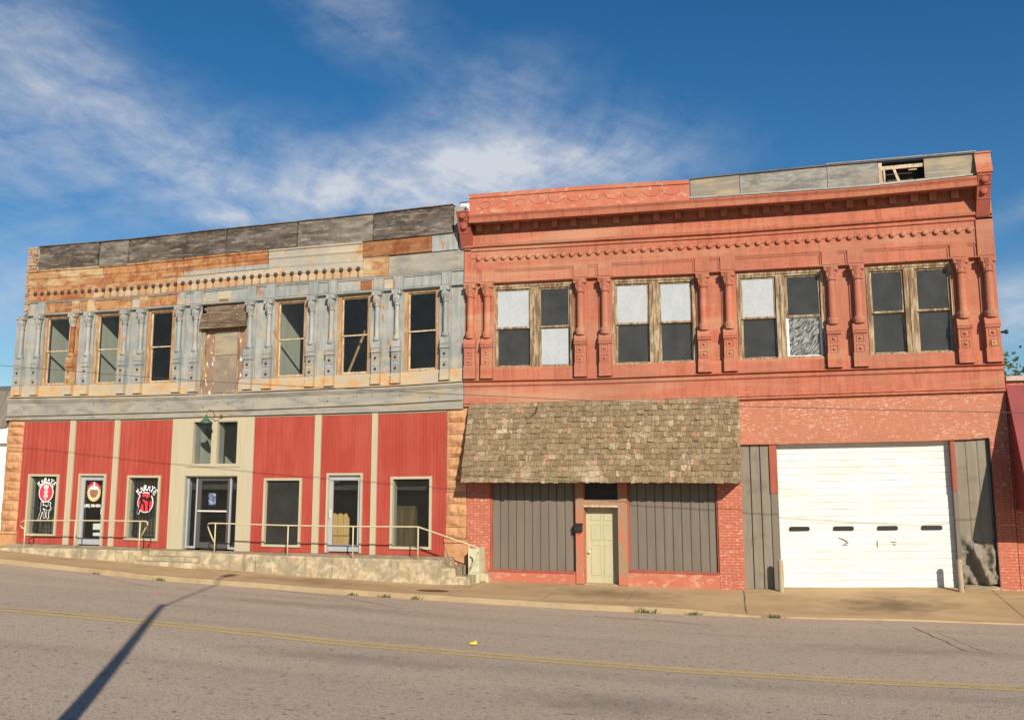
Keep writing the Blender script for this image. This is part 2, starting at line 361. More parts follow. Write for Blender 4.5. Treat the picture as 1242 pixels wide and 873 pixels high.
M['decal_pink'] = mat('pale_pink_vinyl', (.72,.52,.58), [], .5, .3)
M['decal_blue'] = mat('blue_poster', (.10,.14,.34), [((.5,.5,.6), 14, .55, .62, U, .8)], .6, .3)
M['crate'] = mat('pine_board', (.52,.34,.14), [((.44,.27,.10), 4, .5, .7, (4,4,.4), .8)], .8, .2)
M['dim_wood'] = mat('dark_stained_wood', (.11,.075,.035), [((.06,.04,.02), 3, .45, .65, (3,3,.4), .8)], .6, .3)
M['bollard'] = mat('grimy_bollard_paint', (.34,.29,.20), [((.25,.21,.15), 3, .48, .66, (2,2,.5), .7), ((.14,.11,.08), 12, .62, .72, U, .6)], .75, .2)
M['bark'] = mat('bark', (.10,.075,.05), [((.06,.045,.03), 9, .5, .7, (2,2,.4), .8)], .95, .05)
M['leaf'] = mat('tree_leaf', (.05,.075,.025), [((.045,.075,.02), .9, .45, .65, U, .9)], .6, .25, island=[(0,(.03,.05,.016)),(.5,(.045,.07,.022)),(1,(.075,.10,.035))])
M['chipmark'] = mat('scuffed_bare_metal', (.16,.15,.14), [], .7, .2)
M['tar'] = mat('tar_crack', (.13,.11,.095), [((.19,.16,.135), 9, .5, .7, U, .6)], .9, .1)

def brick_mat(name, c1, c2, mortar, chip, chip_lo, chip_amt=.85, painted=0.0, big=1.2):
    t = NT(name)
    sep = t.n.new('ShaderNodeSeparateXYZ'); t.link(t.pos, sep.inputs[0])
    ad = t.n.new('ShaderNodeMath'); t.link(sep.outputs[0], ad.inputs[0]); t.link(sep.outputs[1], ad.inputs[1])
    cb = t.n.new('ShaderNodeCombineXYZ'); t.link(ad.outputs[0], cb.inputs[0]); t.link(sep.outputs[2], cb.inputs[1])
    b = t.n.new('ShaderNodeTexBrick'); t.link(cb.outputs[0], b.inputs['Vector'])
    b.inputs['Scale'].default_value = 1; b.inputs['Brick Width'].default_value = .215; b.inputs['Row Height'].default_value = .073
    b.inputs['Mortar Size'].default_value = .008; b.inputs['Mortar Smooth'].default_value = .3
    b.inputs['Color1'].default_value = (*c1, 1); b.inputs['Color2'].default_value = (*c2, 1); b.inputs['Mortar'].default_value = (*mortar, 1)
    c = b.outputs['Color']
    c = t.mix(t.mul(t.ramp(t.noise(2.2), .45, .7), .5), c, tuple(x * .8 for x in c1))
    f = t.mul(t.ramp(t.noise(7, (1, 1, 3)), chip_lo, chip_lo + .04), t.ramp(t.noise(big, off=5), .46, .56))
    # chips gather on the bed joints
    edge = t.ramp(b.outputs['Fac'], 0, 1)
    mx = t.n.new('ShaderNodeMath'); mx.operation = 'MAXIMUM'; t.link(t.mul(edge, t.ramp(t.noise(9, off=9), .54, .60)), mx.inputs[0]); t.link(f, mx.inputs[1])
    c = t.mix(t.mul(mx.outputs[0], chip_amt), c, chip)
    h = t.n.new('ShaderNodeMath'); h.operation = 'MULTIPLY_ADD'; t.link(b.outputs['Fac'], h.inputs[0]); h.inputs[1].default_value = -1.0; t.link(t.mul(t.noise(40), .4), h.inputs[2])
    t.bump(h.outputs[0], .4, .010)
    return t.done(c, .82, .2)
M['brick_band'] = brick_mat('salmon_painted_brick', (.41,.168,.104), (.395,.158,.098), (.385,.157,.099), (.60,.44,.33), .56, .7)
M['brick'] = brick_mat('red_painted_brick', (.39,.115,.072), (.35,.10,.063), (.43,.20,.135), (.66,.44,.34), .60, .75, big=2.5)

def asphalt():
    t = NT('worn_asphalt')
    c = t.mix(t.ramp(t.noise(.35, (.35, 1.6, 1)), .35, .7), (.50,.412,.318), (.42,.352,.275))
    c = t.mix(t.mul(t.ramp(t.noise(1.1, off=4), .5, .75), .4), c, (.48,.37,.28))
    # wheel paths run along the street
    sep = t.n.new('ShaderNodeSeparateXYZ'); t.link(t.pos, sep.inputs[0])
    w = t.n.new('ShaderNodeMath'); w.operation = 'SINE'; k = t.mul(sep.outputs[1], 3.4); t.link(k, w.inputs[0])
    c = t.mix(t.mul(t.ramp(w.outputs[0], .2, 1), t.mul(t.ramp(t.noise(.5, (.2, 1, 1), off=2), .4, .65), .40)), c, (.28,.24,.205))
    v = t.n.new('ShaderNodeTexVoronoi'); v.inputs['Scale'].default_value = 46; t.link(t.pos, v.inputs['Vector'])
    sv = t.n.new('ShaderNodeSeparateColor'); t.link(v.outputs['Color'], sv.inputs[0])
    c = t.mix(t.mul(t.ramp(sv.outputs[0], .55, .95), .45), c, (.10,.085,.075))
    c = t.mix(t.mul(t.ramp(sv.outputs[1], .72, 1), .5), c, (.46,.39,.32))
    c = t.mix(t.mul(t.ramp(t.noise(9, off=7, detail=3), .62, .70), .75), c, (.085,.073,.063))
    c = t.mix(t.mul(t.ramp(t.noise(26, off=11, detail=2), .64, .72), .65), c, (.07,.06,.052))
    t.bump(v.outputs['Distance'], .5, .012)
    return t.done(c, .9, .15)
M['asphalt'] = asphalt()

def worn_paint(name, col, lo):
    t = NT(name)
    c = t.mix(t.ramp(t.noise(24, detail=6), lo, lo + .10), col, (.30,.25,.205))
    c = t.mix(t.mul(t.ramp(t.noise(3, (.5, 2, 1), off=3), .5, .7), .5), c, (.33,.265,.19))
    return t.done(c, .85, .15)
M['yellow'] = worn_paint('worn_yellow_line', (.58,.435,.155), .54)
M['whiteline'] = worn_paint('worn_white_line', (.42,.38,.34), .50)

def glass(name, tint=(.9,.93,.92), dust=.05, dustcol=(.5,.5,.48), streak=False):
    m = bpy.data.materials.new(name); m.use_nodes = True; t = m.node_tree; n = t.nodes
    n.remove(n['Principled BSDF']); out = n['Material Output']
    tr = n.new('ShaderNodeBsdfTransparent'); tr.inputs[0].default_value = (*tint, 1)
    gl = n.new('ShaderNodeBsdfGlossy'); gl.inputs['Roughness'].default_value = .02; gl.inputs[0].default_value = (.6,.6,.6,1)
    fr = n.new('ShaderNodeFresnel'); fr.inputs[0].default_value = 1.5
    gg = n.new('ShaderNodeNewGeometry'); iv = n.new('ShaderNodeMath'); iv.operation = 'MULTIPLY_ADD'; t.links.new(gg.outputs['Backfacing'], iv.inputs[0]); iv.inputs[1].default_value = -1; iv.inputs[2].default_value = 1
    fm = n.new('ShaderNodeMath'); fm.operation = 'MULTIPLY'; t.links.new(fr.outputs[0], fm.inputs[0]); t.links.new(iv.outputs[0], fm.inputs[1])
    mx = n.new('ShaderNodeMixShader'); t.links.new(fm.outputs[0], mx.inputs[0]); t.links.new(tr.outputs[0], mx.inputs[1]); t.links.new(gl.outputs[0], mx.inputs[2])
    df = n.new('ShaderNodeBsdfDiffuse'); df.inputs[0].default_value = (*dustcol, 1)
    nz = n.new('ShaderNodeTexNoise'); g = n.new('ShaderNodeNewGeometry'); t.links.new(g.outputs['Position'], nz.inputs['Vector'])
    nz.inputs['Scale'].default_value = 2.5; nz.inputs['Detail'].default_value = 6
    mr = n.new('ShaderNodeMapRange'); mr.inputs['From Min'].default_value = .35; mr.inputs['From Max'].default_value = .75
    mr.inputs['To Min'].default_value = dust * .8; mr.inputs['To Max'].default_value = dust * 1.25
    t.links.new(nz.outputs[0], mr.inputs[0])
    fac = mr.outputs[0]
    if streak:
        vm = n.new('ShaderNodeVectorRotate'); vm.inputs['Angle'].default_value = .9; vm.inputs['Axis'].default_value = (0, 1, 0)
        t.links.new(g.outputs['Position'], vm.inputs[0])
        mp = n.new('ShaderNodeVectorMath'); mp.operation = 'MULTIPLY'; mp.inputs[1].default_value = (2.5, 1, 22); t.links.new(vm.outputs[0], mp.inputs[0])
        n2 = n.new('ShaderNodeTexNoise'); n2.inputs['Scale'].default_value = 3.5; n2.inputs['Detail'].default_value = 5; t.links.new(mp.outputs[0], n2.inputs[0])
        m2 = n.new('ShaderNodeMapRange'); m2.inputs['From Min'].default_value = .45; m2.inputs['From Max'].default_value = .6; m2.inputs['To Min'].default_value = .04; m2.inputs['To Max'].default_value = .5
        t.links.new(n2.outputs[0], m2.inputs[0]); fac = m2.outputs[0]
    m3 = n.new('ShaderNodeMixShader'); t.links.new(fac, m3.inputs[0]); t.links.new(mx.outputs[0], m3.inputs[1]); t.links.new(df.outputs[0], m3.inputs[2])
    t.links.new(m3.outputs[0], out.inputs[0]); return m
M['glass_dusty'] = glass('dusty_glass', dust=.06, dustcol=(.42,.42,.41))
M['glass'] = glass('window_glass', dust=.012)
M['glass_tint'] = glass('tinted_glass', (.35,.37,.36), .05)
M['glass_streak'] = glass('brush_streaked_glass', dust=.1, dustcol=(.55,.57,.57), streak=True)

# ------------------------------------------------------------------ ground
GUT = profile([(0,683),(100,694),(180,703),(300,712),(400,720),(500,726.5),(600,733),(700,739),(800,744),(900,748),(1000,751),(1100,753),(1242,758)], -3.4)
YEL = profile([(0,738),(210,757.5),(420,780),(621,797),(820,812.6),(1030,825.5),(1242,835)], -11.4)
RBASE = profile([(593,704.2),(699,707.8),(871.6,714),(900.6,715),(945,714.6),(1158,714.2),(1213,715.2)], 0)
PBASE = profile([(0,667),(80,676),(160,682),(243,689),(310,693.5),(358,698.6),(460,704.8),(568,711)], -1.2)
def road_z(x, y):
    return interp(y, [-60, -24, -11.4, -3.4, 3], [1.3, 1.2, YEL(x), GUT(x), GUT(x) - .15])
def kerb_h(x): return interp(x, [-30, -2.2, -.6, 6], [.13, .13, .035, .03])
def walk_z(x, y):
    c = GUT(x) + kerb_h(x)
    w = interp(x, [-9.0, -8.4], [0, 1])
    zl = PBASE(x); left = c + (zl - c) * (y + 3.25) / 2.05
    right = c + (RBASE(x) - c) * (y + 3.25) / 3.25
    return left * (1 - w) + right * w
def on_road(px, py):
    d = ray(px, py); lo, hi = 4.0, 40.0
    for _ in range(60):
        t = (lo + hi) / 2; p = CAM + d * t
        if p.z > road_z(p.x, p.y): lo = t
        else: hi = t
    return CAM + d * lo
def sheet(xs, ys, zf, name, material, parent=None):
    mb = MB()
    g = [[mb.vert(x, y, zf(x, y)) for y in ys] for x in xs]
    for i in range(len(xs) - 1):
        for j in range(len(ys) - 1):
            mb.face([g[i][j], g[i + 1][j], g[i + 1][j + 1], g[i][j + 1]])
    return mb.build(name, material, parent, smooth=True)
def lin(a, b, n): return [a + (b - a) * i / n for i in range(n + 1)]
xs_long = [-160, -90, -50] + lin(-32, 12, 110) + [25, 60, 160]
M['ground'] = mat('dry_ground', (.20,.17,.11), [((.12,.13,.06), .3, .45, .6, U, .8)], .95, .1)
tag(sheet([-900, 900], [-900, 900], lambda x, y: -.75, 'ground', M['ground']), kind='structure')
road = tag(sheet(xs_long, lin(-60, -24, 6)[:-1] + lin(-24, -3.25, 40), road_z, 'road', M['asphalt']), kind='structure')
for off in (-.155, .155):
    def yl(x, y): return road_z(x, y) + .004
    sheet(xs_long, [-11.4 + off - .075, -11.4 + off + .075], yl, 'centre_line', M['yellow'], road)
def road_strip(pix, w, name, material, parent, jit=0.0):
    P = [on_road(*p) for p in pix]; mb = MB(); prev = None
    pts = []
    for a, b in zip(P, P[1:]):
        n = max(1, int((b - a).length / .25))
        pts += [a.lerp(b, i / n) for i in range(n)]
    pts.append(P[-1])
    for i, p in enumerate(pts):
        t = (pts[min(i + 1, len(pts) - 1)] - pts[max(i - 1, 0)]); t.z = 0; t.normalize(); nn = Vector((-t.y, t.x, 0))
        q = p + nn * random.uniform(-jit, jit); ww = w * (random.uniform(.5, 1.2) if jit else 1)
        cur = []
        for s in (-.5, .5):
            v = q + nn * ww * s; cur.append(mb.vert(v.x, v.y, road_z(v.x, v.y) + .006))
        if prev: mb.face([prev[0], cur[0], cur[1], prev[1]])
        prev = cur
    return mb.build(name, material, parent)
road_strip([(62,690),(120,697.5),(185,711)], .11, 'parking_line', M['whiteline'], road)
road_strip([(292,710),(340,716),(420,724.5),(490,738)], .10, 'parking_line', M['whiteline'], road)
road_strip([(720,747),(800,752),(860,758)], .10, 'parking_line', M['whiteline'], road)
road_strip([(1105,760),(1140,775),(1175,790)], .018, 'crack', M['tar'], road, .03)
road_strip([(1140,768),(1180,785),(1205,793)], .011, 'crack', M['tar'], road, .03)

walk = tag(sheet([x for x in xs_long], [-3.25, -2.7, -2.0, -1.2, -.5, 0, .6], walk_z, 'sidewalk', M['walk']), kind='structure')
for kn, km, kx in (('kerb', 'kerb', [x for x in xs_long if x < -.75] + [-.74]), ('driveway_apron', 'walk', [-.74] + [x for x in xs_long if x > -.74])):
  mb = MB(); prev = None
  for x in kx:
    z1 = walk_z(x, -3.25); z0 = road_z(x, -3.4) - .08
    j = .012 * mnoise.noise(Vector((x * 2.1, 0, 0))) if kerb_h(x) > .05 else .004
    cur = [mb.vert(x, -3.405 + j, z0), mb.vert(x, -3.40 + j, z1 - .012 + j), mb.vert(x, -3.375 + j, z1 + .005), mb.vert(x, -3.20, z1 + .006), mb.vert(x, -3.20, z0)]
    if prev:
        for k in range(4): mb.face([prev[k], cur[k], cur[k + 1], prev[k + 1]])
    prev = cur
  tag(mb.build(kn, M[km], None), kind='structure')
def walk_line(x0, y0, x1, y1, w, name, material, jit=.012):
    mb = MB(); prev = None; n = 16
    d = Vector((x1 - x0, y1 - y0, 0)).normalized(); nn = Vector((-d.y, d.x, 0))
    for i in range(n + 1):
        t = i / n; p = Vector((x0 + (x1 - x0) * t, y0 + (y1 - y0) * t, 0)) + nn * random.uniform(-jit, jit)
        ww = w * random.uniform(.6, 1.3); cur = []
        for s in (-.5, .5):
            q = p + nn * ww * s; cur.append(mb.vert(q.x, q.y, walk_z(q.x, q.y) + .005))
        if prev: mb.face([prev[0], cur[0], cur[1], prev[1]])
        prev = cur
    return mb.build(name, material, walk)
walk_line(-.93, -.02, -.75, -3.18, .035, 'joint', M['tar'])
for jx in (-3.6, -5.6, -8.0, -11.2, -14.0, 4.9): walk_line(jx, -.05 if jx > -8.5 else -1.4, jx + .02, -3.18, .012, 'joint', M['tar'], .004)

def stain(x, y, rx_, ry_, col, amt, name, zf, parent):
    m = bpy.data.materials.new(name); m.use_nodes = True; t = m.node_tree; n = t.nodes; b = n['Principled BSDF']
    b.inputs['Base Color'].default_value = (*col, 1); b.inputs['Roughness'].default_value = .9
    g = n.new('ShaderNodeNewGeometry'); v = n.new('ShaderNodeVectorMath'); v.operation = 'SUBTRACT'; v.inputs[1].default_value = (x, y, 0); t.links.new(g.outputs['Position'], v.inputs[0])
    k = n.new('ShaderNodeVectorMath'); k.operation = 'MULTIPLY'; k.inputs[1].default_value = (1 / rx_, 1 / ry_, 0); t.links.new(v.outputs[0], k.inputs[0])
    l = n.new('ShaderNodeVectorMath'); l.operation = 'LENGTH'; t.links.new(k.outputs[0], l.inputs[0])
    nz_ = n.new('ShaderNodeTexNoise'); nz_.inputs['Scale'].default_value = 2.2; nz_.inputs['Detail'].default_value = 7; t.links.new(g.outputs['Position'], nz_.inputs['Vector'])
    ad = n.new('ShaderNodeMath'); ad.operation = 'MULTIPLY_ADD'; t.links.new(nz_.outputs[0], ad.inputs[0]); ad.inputs[1].default_value = -1.6; t.links.new(l.outputs['Value'], ad.inputs[2])
    r = n.new('ShaderNodeMapRange'); r.inputs[1].default_value = .12; r.inputs[2].default_value = -.75; r.inputs[3].default_value = 0; r.inputs[4].default_value = amt; t.links.new(ad.outputs[0], r.inputs[0])
    t.links.new(r.outputs[0], b.inputs['Alpha'])
    sheet(lin(x - rx_ * 1.3, x + rx_ * 1.3, 8), [max(-3.19, y - ry_ * 1.3) if parent is walk else y - ry_ * 1.3, y, min(y + ry_ * 1.3, -.1) if parent is walk else y + ry_ * 1.3], lambda a, c: zf(a, c) + .007, name, m, parent)
stain(2.35, -1.9, 1.7, 1.2, (.12,.09,.06), 0.40, 'oil_stain', walk_z, walk)
stain(-4.2, -1.6, 2.2, 1.0, (.22,.155,.09), 0.35, 'damp_stain', walk_z, walk)
stain(-12.5, -2.2, 2.6, .8, (.24,.17,.10), 0.30, 'damp_stain', walk_z, walk)
stain(-1.8, -14.4, 1.6, .9, (.13,.11,.09), 0.20, 'oil_stain', road_z, road)
stain(-6.0, -12.8, 2.5, .7, (.16,.13,.11), 0.17, 'oil_stain', road_z, road)
stain(2.0, -8.2, 2.8, .8, (.17,.14,.12), 0.18, 'oil_stain', road_z, road)
stain(-9.5, -6.6, 4.5, .7, (.17,.14,.12), 0.17, 'oil_stain', road_z, road)
# ------------------------------------------------------------------ grey building (rusting sheet-metal front)
L = empty('commercial_building', (-17.2, 0, 0), 'two-storey shop building with a rusting grey sheet-metal upper front over red ribbed siding', 'building')
def lx(px, py, Y=0.0): return LW.x(px, py, Y)
def lv(px, py, Y=0.0): return LW.v(px, py, Y)
LX0, LX1 = lx(12, 500), -8.72
V2 = lv(320, 365.2); V3 = lv(320, 345.3); VLEDGE = lv(320, 474, -.1); V4 = lv(320, 497.2); V5 = lv(320, 504); V6 = lv(378, 670.4)
VTOP = lv(270, 280)
VWOOD = sum(lv(*p) for p in [(55,328),(160,321),(320,305.4),(441,294.4),(545,282.6)]) / 5
VCORN = sum(lv(*p) for p in [(60,344.4),(160,340.5),(330,327.6),(440,319.9)]) / 4
VSTUD = sum(lv(*p, -.05) for p in [(43,356),(160,350),(312.6,335.7),(434.4,325)]) / 4
# upper windows: outer left/right, glass left/right at mid height
WIN = [((53.7,85.5),(58,83.5),427), ((114.8,147),(119.5,143.5),424), ((176.6,212),(183.8,208),421), ((334.4,372),(339,368.6),411), ((408.3,449.6),(416,446),407), ((490.6,532.9),(496.8,528.6),402)]
WV = dict(top=(lv(179,377,.05) + lv(345,365,.05) + lv(500,352.8,.05)) / 3, gt=(lv(197,380.5,.1) + lv(355,367.5,.1) + lv(512,355.6,.1)) / 3,
          rail=(lv(197,421,.1) + lv(355,411,.1) + lv(512,401.2,.1)) / 3, gb=(lv(195,461.9,.1) + lv(353,455,.1) + lv(511,447.3,.1)) / 3,
          bot=(lv(195,464.2,.05) + lv(353,458,.05) + lv(511,450,.05)) / 3)
PIL = [(24,422),(44.2,421),(86.2,417),(105.2,417),(149.2,416),(169.3,416),(215.6,413),(235.6,412),(301.8,408),(324.8,406),(377,405),(400.8,404),(456.5,402),(480.6,401),(539.7,399)]
PLX = [lx(a, b, -.16) for a, b in PIL]
holes = []
WINX = []
for (o, g, y) in WIN:
    a, b = lx(o[0], y, .05), lx(o[1], y, .05); ga, gb = lx(g[0], y, .1), lx(g[1], y, .1)
    WINX.append((a, b, ga, gb)); holes.append((a, b, WV['bot'], WV['top']))
B4 = (lx(244.3, 425), lx(298.5, 425), VLEDGE - .03, V2 - .01)
holes.append(B4)
# ground floor openings
def rect(l, r, t, b, Y=0.0):
    ym = (t[1] + b[1]) / 2
    return (lx(l, ym, Y), lx(r, ym, Y), lv(*b, Y), lv(*t, Y))
SHOP = {'A': rect(34, 71, (55,574.8), (50,649.7)), 'C': rect(154.2, 194.4, (177,576.3), (172,655)),
        'D': rect(320.2, 366.3, (345,579.5), (342,663)), 'F': rect(474.2, 524.4, (500,577.6), (498,665.7))}
GDOOR = {'B': rect(94.8, 127.8, (114,574.3), (109,661.2)), 'E': rect(396.3, 440, (419,573.5), (417,669.9))}
ENT = (lx(207.5, 585), lx(307, 585)); TR1 = rect(236, 258.4, (247,511.8), (247,562.3)); TR2 = rect(265, 289.3, (277,511.8), (277,562.3))
EDOOR = rect(224, 287.6, (257,577), (255,665.6))
def shrink(r, d): return (r[0] + d, r[1] - d, r[2] + d, r[3] - d)
gh = [shrink(r, .05) for r in SHOP.values()] + [(r[0] + .04, r[1] - .04, r[2] - .2, r[3] - .04) for r in GDOOR.values()] + [TR1, TR2, (EDOOR[0], EDOOR[1], EDOOR[2] - .2, EDOOR[3])]
XUP = lx(39, 345)
MB(LW).wall(LX0, LX1, V6 - .9, VTOP - .03, holes + gh + [(LX0 - 1, XUP, V2 + .06, VTOP + 1)], .0, .30).build('wall', M['galv'], L)
# sides, back, roof, floors
mb = MB(); zt = VTOP - .15
mb.box(LX0, LX0 + .3, .305, 22, -.5, V2, 5); mb.box(XUP, XUP + .3, .305, 22, V2 + .001, zt, 5); mb.box(LX1 - .3, LX1, .305, 22, -.5, zt, 5); mb.box(LX0 + .3, LX1 - .3, 21.7, 22, -.5, zt - .3, 5)
mb.build('side_wall', M['backwall'], L)
MB().box(LX0 + .3, LX1 - .3, .31, 21.7, zt - .8, zt - .6, 5).build('roof', M['roofing'], L)
mb = MB()
mb.box(LX0 + .31, LX1 - .31, .31, 7, 2.55, 2.75, 9); mb.box(LX0 + .31, LX1 - .31, 6.5, 6.6, 2.76, zt - .82, 9)
mb.box(LX0 + .31, LX1 - .31, 6.5, 6.6, .7, 2.54, 9); mb.box(LX0 + .31, LX1 - .31, .31, 7, V6 - .35, V6 - .06, 9)
mb.box(LX0 + .31, LX1 - .31, .31, 6.4, zt - .95, zt - .83, 9)
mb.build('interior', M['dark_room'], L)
mb = MB()
for i, y1 in ((0, 3.2), (1, 2.6), (3, 3.0)):
    a = WINX[i][2] - .14; mb.box(a - .1, a, .32, y1, 2.77, zt - .97, 2)
mb.box(TR1[0] - .12, TR1[0] - .03, .32, 2.6, EDOOR[3] + .02, V5 - .02, 2)
mb.build('partition', M['pale_wall'], L)
# upper windows
def sash_window(parent, x0, x1, v0, v1, g0, g1, gv0, gv1, rail, sag, yf, frame_m, sash_m, panes):
    """one double-hung pair in an opening"""
    w = MB(sag)
    w.box(x0, g0 - .03, yf - .03, yf + .14, v0, v1); w.box(g1 + .03, x1, yf - .03, yf + .14, v0, v1)
    w.box(g0 - .03, g1 + .03, yf - .028, yf + .14, gv1 + .03, v1 - .002); w.box(g0 - .03, g1 + .03, yf - .034, yf + .14, v0 + .001, gv0 - .035)
    o = w.build('window', frame_m, parent)
    s = .035
    for (a, b, yy, m) in ((rail, gv1, yf + .03, panes[0]), (gv0, rail, yf + .075, panes[1])):
        q = MB(sag)
        q.box(g0 - .028, g0 + s * .4, yy, yy + .04, a - .02, b + .028); q.box(g1 - s * .4, g1 + .028, yy, yy + .04, a - .02, b + .028)
        q.box(g0 + s * .4, g1 - s * .4, yy - .002, yy + .04, a - .022, a + .02); q.box(g0 + s * .4, g1 - s * .4, yy - .001, yy + .04, b - .008, b + .026)
        q.build('sash', sash_m, o)
        p = MB(sag); p.box(g0 + .005, g1 - .005, yy + .018, yy + .024, a + .01, b - .002); p.build('pane', m, o)
    return o
for i, (a, b, ga, gb) in enumerate(WINX):
    sash_window(L, a, b, WV['bot'], WV['top'], ga, gb, WV['gb'], WV['gt'], WV['rail'], LW, .06, M['browntrim'], M['palewood'], (M['glass'], M['glass']))
# fallen timber seen behind the fifth window and the green twigs behind the first
mb = MB(); p0 = at(421, 452, .5); p1 = at(442, 408, .5); mb.tube([(p0.x, .5, p0.z - .1), (p1.x, .55, p1.z + .2)], .045, 4); mb.build('fallen_lath', M['browntrim'], L)
# boarded doorway
bd = MB(LW); bd.box(B4[0] + .002, B4[1] - .002, .10, .16, B4[2] + .002, B4[3] - .3); bo = bd.build('boarded_door', M['peelpanel'], L)
xa, xb = lx(258.5, 430), lx(285.5, 430)
q = MB(LW); q.box(xa, xb, .075, .105, lv(270, 430), lv(270, 401.5)); q.build('board', M['ply_tan'], bo)
q = MB(LW); q.box(xa, xb, .075, .105, lv(270, 476), lv(270, 430.6)); q.build('board', M['ply_board'], bo)
q = MB(LW); q.box(B4[0], B4[0] + .12, .0, .1, B4[2] + .005, B4[3] - .005); q.box(xb + .03, xb + .09, .06, .1, B4[2] + .004, B4[3] - .4); q.build('frame', M['oldwood'], bo)
vh0 = lv(272, 397.5, -.1)
q = MB(LW); q.mould(B4[0] - .02, B4[1] - .01, [(.14, B4[3] - .004), (-.0, B4[3] - .02), (-.0, B4[3] - .26), (-.06, B4[3] - .30), (-.16, vh0 + .06), (-.17, vh0), (-.14, vh0 - .01), (.1, vh0 + .1)])
q.build('louvre_hood', M['hood_wood'], bo)
q = MB(LW)
for k in range(6):
    vv = B4[3] - .30 - k * (B4[3] - .30 - vh0 - .05) / 6; yy = -.062 - k * .017; q.box(B4[0] - .01, B4[1] - .02, yy - .02, yy + .02, vv - .03, vv - .012)
q.box(B4[0] + .05, B4[1] - .08, -.012, -.002, B4[3] - .19, B4[3] - .08)
q.build('slats', M['hood_wood'], bo)
# pilasters
LP = [lv(539, 347.0, -.12), lv(540, 365.5, -.16), lv(540, 403.5, -.16), lv(540, 407.5, -.18), lv(540, 413.5, -.2), lv(540, 421, -.2), lv(540, 448, -.2), lv(540, 460.5, -.2)]
def pilaster(parent, sag, x, lv_, mats, w=.152, rs=.076, strip=True):
    cap, cb, sh0, dome, col, c2, pl, bt = lv_
    base_m, cap_m, ped_m, boss_m, shaft_m, plinth_m = mats
    p = MB(sag)
    if strip: p.box(x - w * 1.02, x + w * 1.02, -.035, -.001, bt, cap - .002)
    else: p.box(x - w * .7, x + w * .7, -.035, -.001, bt, cap - .002)
    o = p.build('pilaster', base_m, parent)
    c = MB(sag)
    h = cap - cb
    c.box(x - w * .95, x + w * .95, -.25, -.0355, cap - .05, cap - .001)
    c.lathe(x, -.125, [(rs * 1.15, cb), (rs * 1.3, cb + .02), (rs * 1.05, cb + .035), (rs * 1.15, cb + h * .35), (rs * 1.5, cb + h * .62), (rs * 1.9, cap - .052)], 12)
    for sx in (-1, 1):
        c.disc(x + sx * w * .68, cap - .105, -.245, -.12, .058, 10, .03)
        c.lathe(x + sx * rs * .9, -.20, [(.012, cb + h * .2), (.045, cb + h * .45), (.03, cb + h * .7)], 6)
    c.lathe(x, -.225, [(.012, cb + h * .2), (.05, cb + h * .5), (.03, cb + h * .8)], 6)
    c.build('capital', cap_m, o)
    s = MB(sag)
    s.lathe(x, -.12, [(rs * 1.02, dome), (rs * 1.02, sh0), (rs, sh0 + .02), (rs * .98, (sh0 + cb) / 2), (rs * .93, cb - .03), (rs * 1.0, cb + .01)], 16)
    ob = s.build('shaft', shaft_m, o)
    for f in ob.data.polygons: f.use_smooth = True
    d = MB(sag)
    d.lathe(x, -.12, [(rs * 1.1, sh0 + .03), (rs * 1.5, sh0 + .015), (rs * 1.5, sh0 - .05), (rs * 1.3, dome + .005)], 14)
    d.mould(x - w * .93, x + w * .93, [(-.0355, dome), (-.16, dome), (-.20, dome - .05), (-.215, col + .01), (-.215, col - .03), (-.235, col - .032), (-.235, col - .075), (-.215, col - .08), (-.215, c2 + .03), (-.24, c2 + .028), (-.24, c2 - .02), (-.215, c2 - .022), (-.0355, c2 - .022)], 9)
    d.box(x - w * .85, x + w * .85, -.20, -.0355, pl, c2 - .0225, 9)
    d.build('pedestal', ped_m, o)
    d = MB(sag); d.mould(x - w * .95, x + w * .95, [(-.0355, pl - .001), (-.203, pl - .001), (-.203, bt + .12), (-.225, bt + .02), (-.225, bt), (-.0355, bt)], 9)
    d.build('plinth', plinth_m, o)
    hh = (c2 - pl) / 2
    for k in range(2):
        b = MB(sag)
        cz = pl + hh * (k + .5) - .015; r = min(.105, hh * .36)
        for (a0, a1, z0, z1) in ((-r, r, r - .016, r), (-r, r, -r, -r + .016), (-r, -r + .016, -r + .016, r - .016), (r - .016, r, -r + .016, r - .016)):
            b.box(x + a0, x + a1, -.216, -.2, cz + z0, cz + z1, 9)
        b.build('rosette', ped_m, o)
        b = MB(sag); b.disc(x, cz, -.222, -.2, r * .42, 8, .02); b.build('boss', boss_m, o)
    return o
for i, x in enumerate(PLX):
    ms = (M['galv'], M['galv'], M['galv'], M['stud'], M['galv'], M['galv_ledge'])
    if i == 2: ms = (M['rust'], M['galv'], M['tan_rust'], M['rust_deep'], M['rust_deep'], M['galv_ledge'])
    lvv = list(LP)
    pilaster(L, LW, x, lvv, ms)
# architrave blocks and panels
seg_mat = lambda px: 'rust' if px < 215 and px > 55 else ('galv_cream' if px > 415 and px < 440 else 'galv')
mb = MB(LW); mb.mould(LX0 + .55, LX1 - .02, [(-.001, V2 - .012), (-.05, V2 - .012), (-.11, V2 + .012), (-.11, V2 + .045), (-.001, V2 + .06)]); mb.build('architrave', M['galv'], L)
fr = MB(LW); fr.box(LX0 + .5, LX1 - .02, -.025, -.0005, V2 + .061, V3 - .03); fr.mould(LX0 + .5, LX1 - .02, [(-.001, V3 - .029), (-.07, V3 - .02), (-.075, V3 + .012), (-.05, V3 + .02), (-.001, V3 + .03)])
frieze = fr.build('frieze', M['galv'], L)
for x in PLX[1:]:
    q = MB(LW); q.box(x - .155, x + .155, -.085, -.026, V2 + .062, V3 - .032, 9); q.build('frieze_block', M['galv'] if x > lx(215, 360) or x < lx(55, 380) else M['tan_rust'], frieze)
